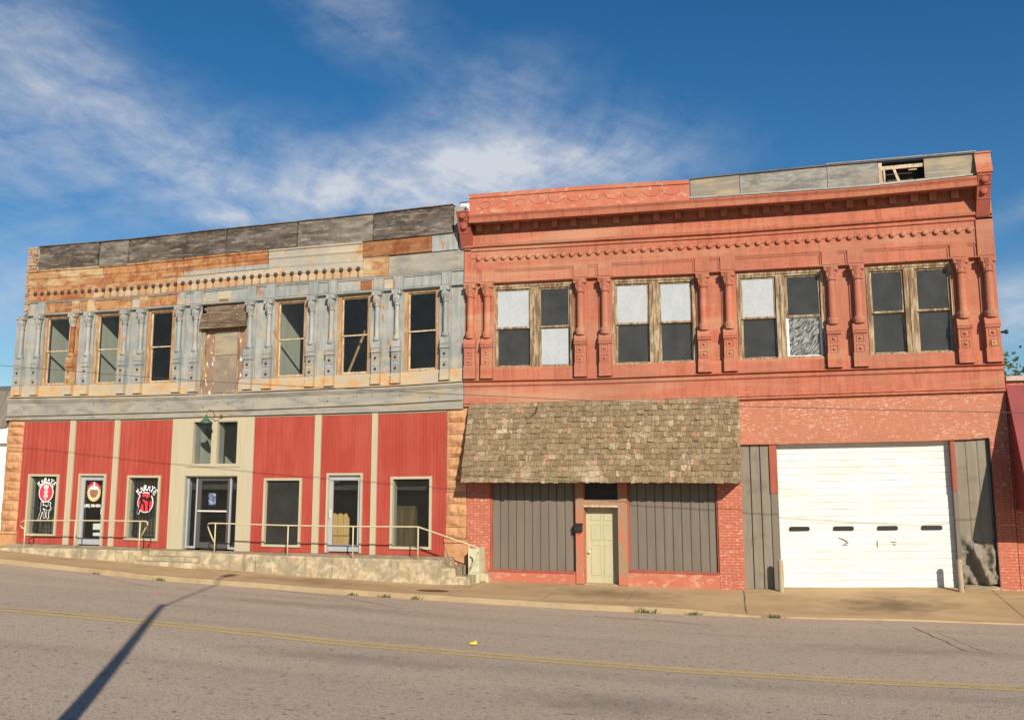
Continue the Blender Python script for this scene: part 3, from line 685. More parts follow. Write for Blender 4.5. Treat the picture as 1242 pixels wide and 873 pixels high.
px_edges = [47.4, 90, 108.6, 151.9, 172.4, 218.4, 237.7, 303.6, 326.9, 379.1, 403.2, 457.5, 481.3, 540.4]
mats_p = ['rust', 'rust', 'rust', 'galv_cream', 'rust', 'galv', 'galv', 'galv', 'galv', 'galv', 'galv', 'galv_cream', 'galv']
PX = PLX[1:]
for k, m in enumerate(mats_p):
    a, b = PX[k] + .16, PX[k + 1] - .16
    if b - a < .05: continue
    q = MB(LW); q.box(a + .03, b - .03, -.04, -.026, V2 + .09, V3 - .10, 9); q.box(a + .002, b - .002, -.055, -.026, V3 - .065, V3 - .033, 9)
    q.build('frieze_panel', M[m], frieze)
q = MB(LW); q.box(lx(438,345), lx(452,345), -.047, -.041, V2 + .1, V3 - .1); q.build('rust_patch', M['rust_deep'], frieze)
q = MB(LW); q.box(lx(266,352), lx(281,352), -.047, -.041, V2 + .16, V3 - .10); q.build('rust_patch', M['galv_cream'], frieze)
q = MB(LW); q.box(lx(267,361), lx(278,361), -.046, -.041, V2 + .092, V2 + .16); q.build('rust_patch', M['rust_deep'], frieze)
# studded course
def drip():
    t = NT('rust_streaked_cream_sheet'); x0 = lx(43, 356, -.06); pit = (lx(434.4, 325, -.06) - x0) / 43
    sep = t.n.new('ShaderNodeSeparateXYZ'); t.link(t.pos, sep.inputs[0])
    a = t.n.new('ShaderNodeMath'); a.operation = 'SUBTRACT'; t.link(sep.outputs[0], a.inputs[0]); a.inputs[1].default_value = x0 - pit / 2
    w_ = t.n.new('ShaderNodeMath'); w_.operation = 'WRAP'; t.link(a.outputs[0], w_.inputs[0]); w_.inputs[1].default_value = pit; w_.inputs[2].default_value = 0
    d = t.n.new('ShaderNodeMath'); d.operation = 'SUBTRACT'; t.link(w_.outputs[0], d.inputs[0]); d.inputs[1].default_value = pit / 2
    e = t.n.new('ShaderNodeMath'); e.operation = 'ABSOLUTE'; t.link(d.outputs[0], e.inputs[0])
    c = t.mix(t.mul(t.ramp(t.noise(1.6), .42, .6), .7), (.40,.335,.235), (.34,.22,.11))
    c = t.mix(t.mul(t.ramp(t.noise(1.0, off=4), .5, .62), .7), c, (.36,.16,.06))
    c = t.mix(t.mul(t.ramp(e.outputs[0], .05, .015), t.ramp(t.noise(8, (1, 1, .3), off=2), .3, .55)), c, (.26,.09,.035))
    return t.done(c, .8, .2)
M['drip'] = drip()
for (a, b, m) in ((37, 128, 'rust'), (128.5, 215, 'tan_rust'), (215.5, 441, 'galv_cream')):
    q = MB(LW); q.mould(lx(a, 350), lx(b, 340), [(-.001, VSTUD - .02), (-.035, VSTUD - .02), (-.035, VCORN - .02), (-.001, VCORN - .02)])
    stc = q.build('studded_course', M[m], L)
    q = MB(LW); q.mould(lx(a, 350), lx(b, 340), [(-.001, V3 + .031), (-.055, V3 + .031), (-.055, V3 + .10), (-.035, VSTUD - .06), (-.035, VSTUD - .0205), (-.001, VSTUD - .0205)])
    q.build('lower_strip', M['rust'] if m == 'rust' else M['drip'], stc)
    n0 = 0
sx0, sx1 = lx(43, 356, -.06), lx(434.4, 325, -.06)
for k in range(44):
    x = sx0 + (sx1 - sx0) * k / 43
    q = MB(LW); q.disc(x, VSTUD, -.075, -.036, .068, 10, .035); o = q.build('stud', M['stud'], stc)
    q = MB(LW)
q = MB(LW); q.box(lx(37,352), lx(441,324), -.047, -.036, VSTUD - .012, VSTUD + .012); q.build('bead', M['galv'], stc)
# rust runs below the studs (sheet stains with a shape of their own, thin as paint)
# old cornice backing sheets
CP = lambda lo, hi: [(-.001, lo), (-.04, lo), (-.055, lo + .05), (-.045, lo + .06), (-.05, lo + (hi - lo) * .45), (-.085, lo + (hi - lo) * .55), (-.07, lo + (hi - lo) * .62), (-.08, hi - .08), (-.12, hi - .05), (-.12, hi - .001), (-.001, hi - .001)]
for (a, b, m, lo, hi) in ((37, 128, 'tan_rust', VCORN - .019, VWOOD), (128.3, 224.5, 'rust', VCORN - .019, VWOOD), (225, 326.5, 'rust', VCORN - .019, VWOOD), (327, 441, 'galv_cream', VCORN - .019, VWOOD)):
    q = MB(LW); q.mould(lx(a, 330), lx(b, 310), CP(lo, hi)); q.build('cornice_sheet', M[m], L)
q = MB(LW); q.box(lx(225,334), lx(327,326), -.062, -.05, VCORN - .01, VCORN + .14); q.build('cornice_sheet', M['galv'], L)
q = MB(LW); q.box(lx(441.5,303), lx(524.5,297), -.075, -.001, lv(480,309.5), lv(480,290.5)); q.build('metal_sheet', M['rust_deep'], L)
q = MB(LW); q.box(lx(525,297), lx(556,293), -.07, -.001, lv(540,304.5), lv(540,283.5)); q.build('metal_sheet', M['galv'], L)
q = MB(LW); q.box(lx(441.5,322), lx(472,322), -.05, -.001, V3 + .031, lv(455,313)); q.build('metal_sheet', M['tan_rust'], L)
q = MB(LW); q.box(lx(472.3,322), LX1 - .02, -.045, -.001, V3 + .031, lv(500,309.5)); q.build('metal_sheet', M['band'], L)
q = MB(LW); q.box(lx(441.5,312), lx(472,312), -.045, -.001, lv(455,312.6), lv(455,309.8)); q.build('metal_sheet', M['galv'], L)
# parapet boards
sea = [(51, 124, 'boards'), (124.3, 160, 'boards_pale'), (160.3, 277, 'boards'), (277.3, 362.5, 'boards'), (363, 454, 'boards_pale'), (454.4, 551, 'boards')]
for k, (a, b, m) in enumerate(sea):
    q = MB(LW); y = -.125 - .008 * (k % 2); vm = (VWOOD + VTOP) / 2 + .02 * (k % 3)
    q.box(lx(a, 310), lx(b, 280), y, -.002, VWOOD + .0 - .03 * (k == 1), vm - .004); q.box(lx(a, 310) + .01, lx(b, 280), y + .012, -.002, vm + .004, VTOP - .01 - .015 * (k % 2))
    q.build('parapet_board', M[m], L)
MB(LW).box(lx(51, 300), lx(551, 250), -.15, .34, VTOP, VTOP + .03).build('coping', M['boards'], L)
# crumbling brick end of the parapet and corner
mb = MB(LW); z = lv(45, 382); k = 0
while z < VTOP + .02:
    w = .40 + random.uniform(-.06, .05) if z > VCORN else .18 + random.uniform(-.09, .05)
    x0 = lx(36, 320) - random.uniform(0, .09) if z > VCORN else lx(37, 360) - .16 - random.uniform(0, .07)
    mb.box(x0, x0 + w, -.06 + random.uniform(-.02, .03), .29, z, z + .066, 9); z += .075; k += 1
mb.build('brick_edge', M['brick_edge'], L)
# sill course and ledge
for (a, b) in ((LX0 + .02, lx(239.5, 475)), (lx(290, 472), LX1 - .01)):
    q = MB(LW); q.mould(a, b, [(-.002, WV['bot'] - .02), (-.05, WV['bot'] - .02), (-.06, WV['bot'] - .05), (-.06, VLEDGE + .04), (-.16, VLEDGE + .022), (-.16, VLEDGE - .012), (-.002, VLEDGE - .02)])
    q.build('sill_course', M['galv_ledge'], L)
q = MB(LW)
q.mould(LX0 - .06, LX1 - .005, [(-.001, VLEDGE - .035), (-.11, VLEDGE - .04), (-.13, VLEDGE - .10), (-.09, VLEDGE - .17), (-.09, VLEDGE - .185), (-.065, VLEDGE - .19), (-.065, V4 + .055), (-.16, V4 + .045), (-.16, V4 + .015), (-.10, V4 - .0), (-.10, V4 - .10), (-.13, V4 - .11), (-.13, V5 + .01), (-.001, V5 + .0)])
bandL = q.build('lintel_band', M['band'], L)
q = MB(LW)
for k in range(30):
    x = random.uniform(LX0 + .4, LX1 - .3); vv = random.uniform(V4 + .12, VLEDGE - .25); q.disc(x, vv, -.069, -.0652, random.uniform(.012, .024), 7)
q.build('bolt_holes', M['black'], bandL)
# ---- ground floor
SP = [(0, 0), (.42, 0), (.47, .012), (.53, .012), (.58, 0), (1, 0)]
pan = [(lx(25.3, 585), lx(82.5, 585), [SHOP['A']], .2), (lx(89.2, 585), lx(136.8, 585), [GDOOR['B']], .2), (lx(143.3, 585), lx(207.4, 585), [SHOP['C']], .2),
       (lx(307.1, 585), lx(381.2, 585), [SHOP['D']], .16), (lx(389.1, 585), lx(451, 585), [GDOOR['E']], .11), (lx(457.9, 585), lx(542, 585), [SHOP['F']], .11)]
for a, b, H, pit in pan:
    q = MB(LW); q.ribs(a, b, V6 + .004, V5 - .05, -.03, SP, pit, H, off=a); q.build('siding_panel', M['siding_red'], L)
    q = MB(LW); q.box(a + .001, b - .001, -.05, -.005, V5 - .05, V5 - .012); q.build('head_trim', M['cream'], L)
for a, b in ((82.5, 89.1), (136.8, 143.2), (381.2, 389), (451, 457.8)):
    y = 585; q = MB(LW); q.box(lx(a, y), lx(b, y), -.075, -.004, V6 + .003, V5 - .002); q.build('trim_strip', M['cream'], L)
def frame_boxes(mb, r, t, y0, y1, bottom=True):
    mb.box(r[0], r[0] + t, y0, y1, r[2], r[3], 9); mb.box(r[1] - t, r[1], y0, y1, r[2], r[3], 9)
    mb.box(r[0] + t, r[1] - t, y0 + .002, y1, r[3] - t, r[3] - .001, 9)
    if bottom: mb.box(r[0] + t, r[1] - t, y0 + .002, y1, r[2] + .001, r[2] + t, 9)
SW = {}
for k, r in SHOP.items():
    q = MB(LW); frame_boxes(q, r, .075, -.085, .10); o = q.build('shop_window', M['cream'], L); SW[k] = o
    g = (r[0] + .075, r[1] - .075, r[2] + .075, r[3] - .075)
    q = MB(LW); q.box(g[0], g[1], .03, .04, g[2], g[3], 9); q.build('pane', M['glass_tint' if k == 'D' else 'glass'], o)
    if k in 'AC':
        q = MB(LW)
        for i in range(9):
            x = g[0] + (g[1] - g[0]) * (i + .5) / 9; q.tube([(x, .14, g[2] + .04), (x, .14, g[3] - .1)], .014, 6)
        for z in (g[2] + .15, g[2] + .85, g[3] - .2): q.box(g[0], g[1], .15, .162, z, z + .03, 9)
        q.build('security_bars', M['black'], o)
        q = MB(LW); q.box(g[0], g[1], .45, .47, g[2], g[3], 9); q.build('blind', mat('brown_blind', (.13,.105,.075), [((.08,.065,.05), 3, .45, .65, (3,1,.3), .9)]), o)
    if k == 'D':
        q = MB(LW); q.box(g[0], g[1], .40, .41, g[2] + .55, g[3], 9); q.build('blind', mat('grey_green_blind', (.17,.18,.155), [((.13,.14,.12), 2, .4, .7, (3,1,.3), .8)]), o)
GD = {}
for k, r in GDOOR.items():
    q = MB(LW); frame_boxes(q, r, .065, -.085, .12, False); o = q.build('glass_door', M['cream'], L); GD[k] = o
    a = (r[0] + .065, r[1] - .065, r[2] + .03, r[3] - .065)
    q = MB(LW); q.box(a[0], a[0] + .12, .02, .07, a[2], a[3], 9); q.box(a[1] - .12, a[1], .02, .07, a[2], a[3], 9)
    q.box(a[0] + .12, a[1] - .12, .021, .07, a[3] - .15, a[3] - .001, 9); q.box(a[0] + .12, a[1] - .12, .021, .07, a[2] + .001, a[2] + .2, 9)
    lf = q.build('door_leaf', M['alu'], o)
    q = MB(LW); q.box(a[0] + .115, a[1] - .115, .042, .05, a[2] + .19, a[3] - .14, 9); q.build('pane', M['glass'], o)
    hx = a[0] + .06 if k == 'E' else a[1] - .07
    q = MB(LW); q.box(hx - .02, hx + .02, -.01, .02, a[2] + .95, a[2] + 1.25, 9); q.box(hx - .012, hx + .012, -.05, -.01, a[2] + 1.0, a[2] + 1.2, 9); q.build('handle', M['silver'], o)
# recessed cream entrance
q = MB(LW); q.wall(ENT[0], ENT[1], V6 + .003, V5 - .003, [TR1, TR2, (EDOOR[0], EDOOR[1], EDOOR[2] - .5, EDOOR[3])], -.065, -.004)
ent = q.build('entrance_surround', M['cream'], L)
q = MB(LW); fx = (lx(229.4, 535), lx(294, 535)); ft, fb = lv(260, 508.6), lv(260, 566)
for (a, b, c, d) in ((fx[0], TR1[0] - .0, fb, ft), (TR2[1], fx[1], fb, ft), (TR1[1], TR2[0], fb, ft)): q.box(a + .001, b - .001, -.095, -.066, c, d, 9)
q.box(fx[0] + .002, fx[1] - .002, -.093, -.066, TR1[3] + .001, ft - .002, 9); q.box(fx[0] + .002, fx[1] - .002, -.093, -.066, fb + .002, TR1[2] - .001, 9)
q.build('transom_frame', M['cream'], ent)
for T in (TR1, TR2):
    q = MB(LW); q.box(T[0] + .001, T[1] - .001, .05, .058, T[2] + .001, T[3] - .001, 9); q.build('transom_pane', M['glass'], ent)
E0, E1, EV0, EV1 = EDOOR; ed = MB(LW); ym = 621
e1, e2, e3 = lx(239, ym, .12), lx(274.5, ym, .12), lx(279, ym, .12)
for (a, b) in ((E0, E0 + .05), (e1 - .05, e1), (e3 - .02, e3 + .03), (E1 - .04, E1)): ed.box(a + .001, b - .001, .09, .15, EV0 - .0, EV1 - .001, 9)
ed.box(E0 + .05, E1 - .04, .092, .148, EV1 - .05, EV1 - .002, 9)
ed.box(E0 + .05, e1 - .05, .091, .149, EV0 + .0, EV0 + .07, 9); ed.box(e3 + .03, E1 - .04, .091, .149, EV0 + .001, EV0 + .07, 9)
edo = ed.build('entrance_door', M['alu'], L)
q = MB(LW); q.box(e1, e1 + .14, .10, .14, EV0 + .02, EV1 - .052, 9); q.box(e3 - .11, e3 - .021, .10, .14, EV0 + .02, EV1 - .052, 9); q.box(e1 + .14, e3 - .11, .101, .14, EV1 - .15, EV1 - .053, 9); q.box(e1 + .14, e3 - .11, .101, .14, EV0 + .021, EV0 + .2, 9); q.build('door_leaf', M['dark_alu'], edo)
q = MB(LW); q.box(E0 + .05, e1 - .05, .118, .124, EV0 + .07, EV1 - .05, 9); q.box(e1 + .14, e3 - .11, .118, .124, EV0 + .2, EV1 - .15, 9); q.box(e3 + .03, E1 - .04, .118, .124, EV0 + .07, EV1 - .05, 9); q.build('pane', M['glass'], edo)
q = MB(LW); vb = lv(257, 619.5, .08); q.box(e1 + .06, e3 - .09, .045, .075, vb - .025, vb + .025, 9); q.build('push_bar', M['silver'], edo)
q = MB(LW); q.box(lx(253.5, 608, .2), lx(262, 608, .2), .18, .185, lv(257, 612, .2), lv(257, 598, .2), 9); q.build('poster', M['decal_blue'], edo)
# stone piers
def rockblock(mb, x0, x1, z0, z1, y, depth, seed):
    nx, nz = 9, 6; g = []
    for i in range(nx + 1):
        row = []
        for j in range(nz + 1):
            u, v = i / nx, j / nz; x = x0 + (x1 - x0) * u; z = z0 + (z1 - z0) * v
            e = min(u, 1 - u, .25) * 4 * min(v, 1 - v, .3) / .3
            bul = e * (.05 + .05 * mnoise.noise(Vector((x * 4, seed * 7.3, z * 6))) + .03 * mnoise.noise(Vector((x * 13, seed, z * 15))))
            row.append(mb.vert(x + .012 * mnoise.noise(Vector((seed, z * 9, x))), y - bul, z))
        g.append(row)
    for i in range(nx):
        for j in range(nz): mb.face([g[i][j], g[i + 1][j], g[i + 1][j + 1], g[i][j + 1]])
    edge = [g[i][0] for i in range(nx + 1)] + [g[nx][j] for j in range(1, nz + 1)] + [g[i][nz] for i in range(nx - 1, -1, -1)] + [g[0][j] for j in range(nz - 1, 0, -1)]
    bk = [mb.vert(v.co.x, y + depth, v.co.z) for v in edge]
    for i in range(len(edge)):
        j = (i + 1) % len(edge); mb.face([edge[i], bk[i], bk[j], edge[j]])
def stone_pier(parent, sag, xl, xr, seams, base):
    mb = MB(sag)
    for k, (a, b) in enumerate(zip(seams, seams[1:])):
        d = random.uniform(-.015, .015)
        rockblock(mb, xl + random.uniform(-.015, .01), xr + random.uniform(-.005, .02), b + .006, a - .006, -.035 + d, .04 - d, k + xl)
    mb.mould(xl - .03, xr + .05, [(.003, seams[-1] - .001), (-.11, seams[-1] - .02), (-.13, seams[-1] - .10), (-.08, seams[-1] - .12), (-.08, base), (.003, base)])
    return mb.build('stone_pier', M['stone'], parent)
xs_ = lx(6, 585), lx(25, 585)
stone_pier(L, LW, LX0 + .02, lx(25.2, 585), [V5 - .003] + [lv(12, y) for y in (517.8,528,538,548,559.7,571.8,583,593.7,606.5,618.9,630.5,643)], V6 - .35)
stone_pier(L, LW, lx(542.3, 585), lx(566.3, 585), [V5 - .003] + [lv(552, y) for y in (511.6,526.7,541,554.2,568,581.7,596.8,610.6,625,639.4,653)], V6 - .85)

# ------------------------------------------------------------------ decals on the karate windows
def stroke(mb, pts, w, y, sag=None):
    """round-ended flat stroke on a front; pts in x,z"""
    for (a, b) in zip(pts, pts[1:]):
        a = Vector(a); b = Vector(b); d = (b - a); ln = d.length
        if ln < 1e-5: continue
        d /= ln; ang = math.atan2(d.y, d.x); out = []
        for k in range(7): t = ang + PI / 2 + PI * k / 6; out.append((a.x + w / 2 * math.cos(t), y, a.y + w / 2 * math.sin(t)))
        for k in range(7): t = ang - PI / 2 + PI * k / 6; out.append((b.x + w / 2 * math.cos(t), y, b.y + w / 2 * math.sin(t)))
        mb.poly(out); y -= .00012
def flat_disc(mb, cx, cz, r, y, sx=1.0, n=36):
    mb.poly([(cx + sx * r * math.cos(2 * PI * i / n), y, cz + r * math.sin(2 * PI * i / n)) for i in range(n)])
GL = {'A': [[(0,0),(0,1)],[(.62,1),(.02,.45)],[(.18,.58),(.68,0)]], }
LET = {'K': [[(0,0),(.05,1)],[(.6,1),(.08,.42)],[(.2,.55),(.66,0)]], 'A': [[(0,0),(.38,1)],[(.38,1),(.7,0)],[(.14,.34),(.58,.34)]],
       'R': [[(0,0),(.05,1)],[(.05,1),(.55,.9),(.55,.6),(.06,.48)],[(.22,.48),(.66,0)]], 'T': [[(.34,0),(.34,1)],[(-.05,.95),(.75,1)]],
       'E': [[(.05,0),(.05,1)],[(.05,1),(.6,1)],[(.05,.5),(.5,.5)],[(.05,0),(.62,0)]]}
def arc_word(word, cx, cz, R, span, h, w, y, mb):
    n = len(word)
    for k, ch in enumerate(word):
        ang = span * (.5 - (k + .5) / n); ca, sa = math.cos(ang), math.sin(ang)
        for st in LET[ch]:
            P = []
            for (u, v) in st:
                lxx = (u - .34) * h * .82; lz = v * h
                P.append((cx - sa * (R + lz) * 1.0 + ca * lxx, cz + ca * (R + lz) + sa * lxx))
            stroke(mb, P, w, y - .0008 * k)
def fighters(cx, cz, s, y, w):
    """two figures trading high kicks, as limb strokes"""
    A = [[(-.30,.42),(-.26,.12)], [(-.26,.12),(-.36,-.18),(-.50,-.62)], [(-.26,.12),(-.06,-.1),(-.02,-.42)], [(-.30,.36),(-.12,.30),(.02,.34)], [(-.30,.36),(-.36,.16)]]
    B = [[(.36,.42),(.30,.14)], [(.30,.14),(.26,-.2),(.30,-.46)], [(.30,.14),(.06,.22),(-.16,.30)], [(.36,.36),(.20,.26),(.10,.20)], [(.36,.36),(.46,.18)]]
    H = [(-.30,.55), (.37,.55)]
    return [[(cx + a * s, cz + b * s) for a, b in st] for st in A + B], [(cx + a * s, cz + b * s) for a, b in H]
YD = -.012
def gx(px, py): return lx(px, py, YD)
# left window: KARATE arch, red disc with two characters, outlined figures
o = SW['A']; c = (gx(55.6, 597), lv(55.6, 597, YD)); rr = abs(lv(55.6, 586.5, YD) - lv(55.6, 608, YD)) / 2
q = MB(LW); arc_word('KARATE', c[0] + .02, c[1], rr * 1.10, 2.0, .165, .036, YD, q); q.build('lettering', M['decal_white'], o)
q = MB(LW); flat_disc(q, c[0], c[1], rr + .035, YD + .012, .92); q.build('disc_border', M['decal_white'], o)
q = MB(LW); flat_disc(q, c[0], c[1], rr, YD + .008, .92); q.build('red_disc', M['decal_red'], o)
K1 = [[(0,.98),(0,.86)],[(-.42,.62),(-.42,.82),(.42,.82),(.36,.62)],[(-.1,.74),(-.26,.5)],[(.1,.74),(.14,.54),(.34,.52)],[(-.26,.36),(.26,.36)],[(0,.36),(0,.06)],[(-.38,.04),(.38,.04)]]
K2 = [[(.28,.98),(-.24,.88)],[(-.3,.66),(.3,.68)],[(-.42,.42),(.42,.44)],[(0,.92),(.02,.06),(-.14,.1)]]
q = MB(LW)
for K, dz in ((K1, .06), (K2, -.98)):
    for st in K: stroke(q, [(c[0] + a * rr * .66, c[1] + (b + dz) * rr * .84) for a, b in st], .036, YD + .004)
q.build('characters', M['decal_white'], o)
fc = (gx(54.2, 620.5), lv(54.2, 619.5, YD)); st, hd = fighters(fc[0], fc[1], .46, YD, 1)
qw = MB(LW); qb = MB(LW)
for k, s_ in enumerate(st): stroke(qw, s_, .105, YD + .01 - .0003 * k); stroke(qb, s_, .066, YD + .003 - .0003 * k)
for h_ in hd: flat_disc(qw, h_[0], h_[1], .065, YD + .0105, 1, 14); flat_disc(qb, h_[0], h_[1], .045, YD + .0035, 1, 14)
qw.build('figure_outline', M['decal_white'], o); qb.build('figures', M['decal_black'], o)
# right window
o = SW['C']; c = (gx(176, 609), lv(176, 609, YD)); rr = abs(lv(176, 597.5, YD) - lv(176, 620.5, YD)) / 2
q = MB(LW); arc_word('KARATE', c[0] + .05, c[1] + .03, rr * 1.18, 1.95, .17, .038, YD, q); q.build('lettering', M['decal_white'], o)
st, hd = fighters(c[0] + .0, c[1] - .02, .52, YD, 1)
qw = MB(LW); qb = MB(LW); flat_disc(qw, c[0], c[1], rr + .03, YD + .014, .92)
for k, s_ in enumerate(st): stroke(qw, s_, .10, YD + .012 - .0002 * k); stroke(qb, s_, .068, YD - .001 - .0003 * k)
for h_ in hd: flat_disc(qb, h_[0], h_[1], .05, YD - .0005, 1, 14)
qw.build('disc_border', M['decal_white'], o); q = MB(LW); flat_disc(q, c[0], c[1], rr, YD + .004, .92); q.build('red_disc', M['decal_red'], o); qb.build('figures', M['decal_black'], o)
# club emblem and telephone number on the glass door
o = GD['B']; YE = .036; c = (lx(114, 597, YE), lv(114, 597, YE)); rr = abs(lv(114, 587, YE) - lv(114, 609, YE)) / 2
for nm, r, m, dy, sx in (('emblem_ring', 1.0, 'decal_gold', 0, .9), ('emblem_field', .84, 'decal_brown', .002, .9), ('emblem_shield', .52, 'decal_brown', .004, .95)):
    q = MB(LW); flat_disc(q, c[0], c[1], rr * r, YE - dy, sx); q.build(nm, M[m], o)
q = MB(LW)
for k in range(13):
    t = -2.2 + 4.4 * k / 12; stroke(q, [(c[0] + math.sin(t) * rr * .68 * .9, c[1] + math.cos(t + PI) * rr * .68), (c[0] + math.sin(t) * rr * .76 * .9, c[1] + math.cos(t + PI) * rr * .76)], .05, YE - .006)
stroke(q, [(c[0] - rr * .35, c[1] + rr * .5), (c[0] + rr * .35, c[1] + rr * .5)], .11, YE - .0065); stroke(q, [(c[0], c[1] + rr * .82), (c[0], c[1] + rr * 1.05)], .07, YE - .0066)
q.build('emblem_pattern', M['decal_white'], o)
q = MB(LW)
for sg in (-1, 1): stroke(q, [(c[0] + sg * rr * .88 * math.sin(.2 + .2 * k), c[1] + rr * 1.0 * math.cos(.2 + .2 * k)) for k in range(5)], .07, YE - .0075)
q.build('emblem_banner', M['decal_red'], o)
cu = bpy.data.curves.new('number', 'FONT'); cu.body = '(405) 348-4324'; cu.align_x = 'CENTER'; cu.size = .135; cu.offset = .004
to = bpy.data.objects.new('number', cu); COL.objects.link(to); bpy.context.view_layer.update()
me = bpy.data.meshes.new_from_object(to); bpy.data.objects.remove(to)
nx_, nv_ = lx(112.2, 613.6, YE), LW.z(lx(112.2, 613.6, YE), lv(112.2, 614.6, YE))
for v in me.vertices: v.co = (nx_ + v.co.x * .78, YE - .004, nv_ + v.co.y)
me.materials.append(M['decal_white']); o2 = bpy.data.objects.new('telephone_number', me); COL.objects.link(o2); attach(o2, o)

# ------------------------------------------------------------------ red building
R = empty('commercial_building', (-1.5, 0, 0), 'two-storey salmon-red painted shop building with bracketed cornice, shingled awning and white garage door', 'building')
def rx(px, py, Y=0.0): return RW.x(px, py, Y)
def rv(px, py, Y=0.0): return RW.v(px, py, Y)
RX0, RX1 = -8.71, rx(1216.5, 440)
W0 = rv(1030, 0) * 0
VB = -.0
HTOP = (rv(720, 224.4, -.45) + rv(1002, 200.9, -.45)) / 2; HC1 = rv(880, 239, -.45); HC0 = rv(880, 250.2, -.5); HM = rv(880, 284.2, -.06)
HF = rv(843, 311.6, -.04); HA = rv(845, 333, -.04); HL = rv(922, 452, -.1); HL2 = rv(897, 485.8, -.03); HG = rv(1050, 536.2); HB = rv(871.6, 714)
# upper windows: outer l,r at mid; mullion; rail
RWN = [(598.2, 695.3, 643.5, 653.8, 397), (743, 844.2, 788, 799.5, 391), (894.8, 1000.6, 942, 953.5, 384), (1052, 1158.9, 1098, 1111.5, 376)]
RT = (rv(648, 344.6, .03) + rv(792, 338, .03) + rv(946, 329.5, .03) + rv(1100, 322, .03)) / 4
RB_ = (rv(647, 446.8, .03) + rv(793, 440, .03) + rv(950, 435, .03) + rv(1109, 428.3, .03)) / 4
rwin = []
for (a, b, m0, m1, y) in RWN: rwin.append((rx(a, y, .03), rx(b, y, .03), rx(m0, y, .03), rx(m1, y, .03)))
RAIL = (rv(648, 397.5, .08) + rv(792, 391.8, .08) + rv(946, 384.5, .08) + rv(1105, 376.8, .08)) / 4
GT, GB = RT - .16, RB_ + .07
AW0, AW1 = -8.50, -.87
# lower openings
SD1 = (rx(594.5, 640), rx(699, 640), rv(640, 691), rv(640, 575)); SD2 = (rx(760.5, 640), rx(871.5, 640), rv(820, 692.5), rv(820, 575))
DR = (rx(709, 660), rx(750.6, 660), rv(730, 709.2), rv(730, 613.8)); TRN = (rx(708.8, 598), rx(750.8, 598), rv(730, 605.8), rv(730, 575))
GAR = (rx(901, 627), rx(1207.5, 627), HB, HG)
holesR = [(a, b, RB_, RT) for a, b, _, _ in rwin] + [SD1, SD2, (DR[0], DR[1], DR[2] - .5, DR[3]), TRN, (GAR[0], GAR[1], GAR[2] - .5, GAR[3])]
MB(RW).wall(RX0, RX1, HL + .02, HC1, holesR, .0, .30).build('wall', M['red'], R)
MB(RW).wall(RX0, RX1, HB - .4, HL + .019, holesR, .001, .30).build('lower_wall', M['brick_band'], R)
mb = MB(); zt = HC1 - .2
mb.box(RX0 + .001, RX0 + .3, .305, 22, -.5, zt, 5); mb.box(RX1 - .3, RX1, .305, 22, -.5, zt, 5); mb.box(RX0 + .3, RX1 - .3, 21.7, 22, -.5, zt - .3, 5); mb.build('side_wall', M['backwall'], R)
MB().box(RX0 + .3, RX1 - .3, .31, 21.7, zt - .5, zt - .3, 5).build('roof', M['roofing'], R)
mb = MB(); mb.box(RX0 + .31, RX1 - .31, .31, 7, 3.4, 3.6, 9); mb.box(RX0 + .31, RX1 - .31, 6.5, 6.6, 3.61, zt - .6, 9); mb.box(RX0 + .31, RX1 - .31, .31, 6.4, zt - .65, zt - .55, 9)
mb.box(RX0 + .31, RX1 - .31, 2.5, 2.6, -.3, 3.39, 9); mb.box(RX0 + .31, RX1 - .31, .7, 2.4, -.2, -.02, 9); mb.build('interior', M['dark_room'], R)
WP, GD_ = M['white_pane'], M['glass_dusty']
PANES = [((WP, GD_), (GD_, WP)), ((WP, GD_), (WP, GD_)), ((WP, GD_), (GD_, M['glass_streak'])), ((GD_, GD_), (GD_, GD_))]
for (a, b, m0, m1), pn in zip(rwin, PANES):
    q = MB(RW); cas = .085
    q.box(a + .002, a + cas, -.02, .16, RB_ + .002, RT - .001); q.box(b - cas, b - .002, -.02, .16, RB_ + .002, RT - .001); q.box(m0, m1, -.012, .16, RB_ + .002, RT - .121)
    q.box(a + cas, b - cas, -.03, .16, RT - .06, RT - .002); q.box(a + cas, b - cas, -.008, .16, RT - .12, RT - .061); q.box(a + cas, m0, -.01, .16, RB_ + .001, RB_ + .045); q.box(m1, b - cas, -.01, .16, RB_ + .001, RB_ + .045)
    mc = (m0 + m1) / 2; q.box(mc - .012, mc + .012, -.03, -.012, RB_ + .05, RT - .13)
    o = q.build('window', M['oldwood'], R)
    for (x0, x1, (mu, ml)) in ((a + cas, m0, pn[0]), (m1, b - cas, pn[1])):
        for (v0, v1, yy, m) in ((RAIL, RT - .12, .04, mu), (RB_ + .045, RAIL, .085, ml)):
            s = .055; q = MB(RW)
            q.box(x0 + .002, x0 + s, yy, yy + .04, v0 - .02, v1 - .002); q.box(x1 - s, x1 - .002, yy, yy + .04, v0 - .02, v1 - .002)
            q.box(x0 + s, x1 - s, yy - .002, yy + .04, v0 - .022, v0 + .03); q.box(x0 + s, x1 - s, yy - .001, yy + .04, v1 - .045, v1 - .003)
            q.build('sash', M['oldwood'] if m is not M['glass_streak'] else M['decal_white'], o)
            q = MB(RW); q.box(x0 + s - .01, x1 - s + .01, yy + .016, yy + .022, v0 + .02, v1 - .035); q.build('pane', m, o)
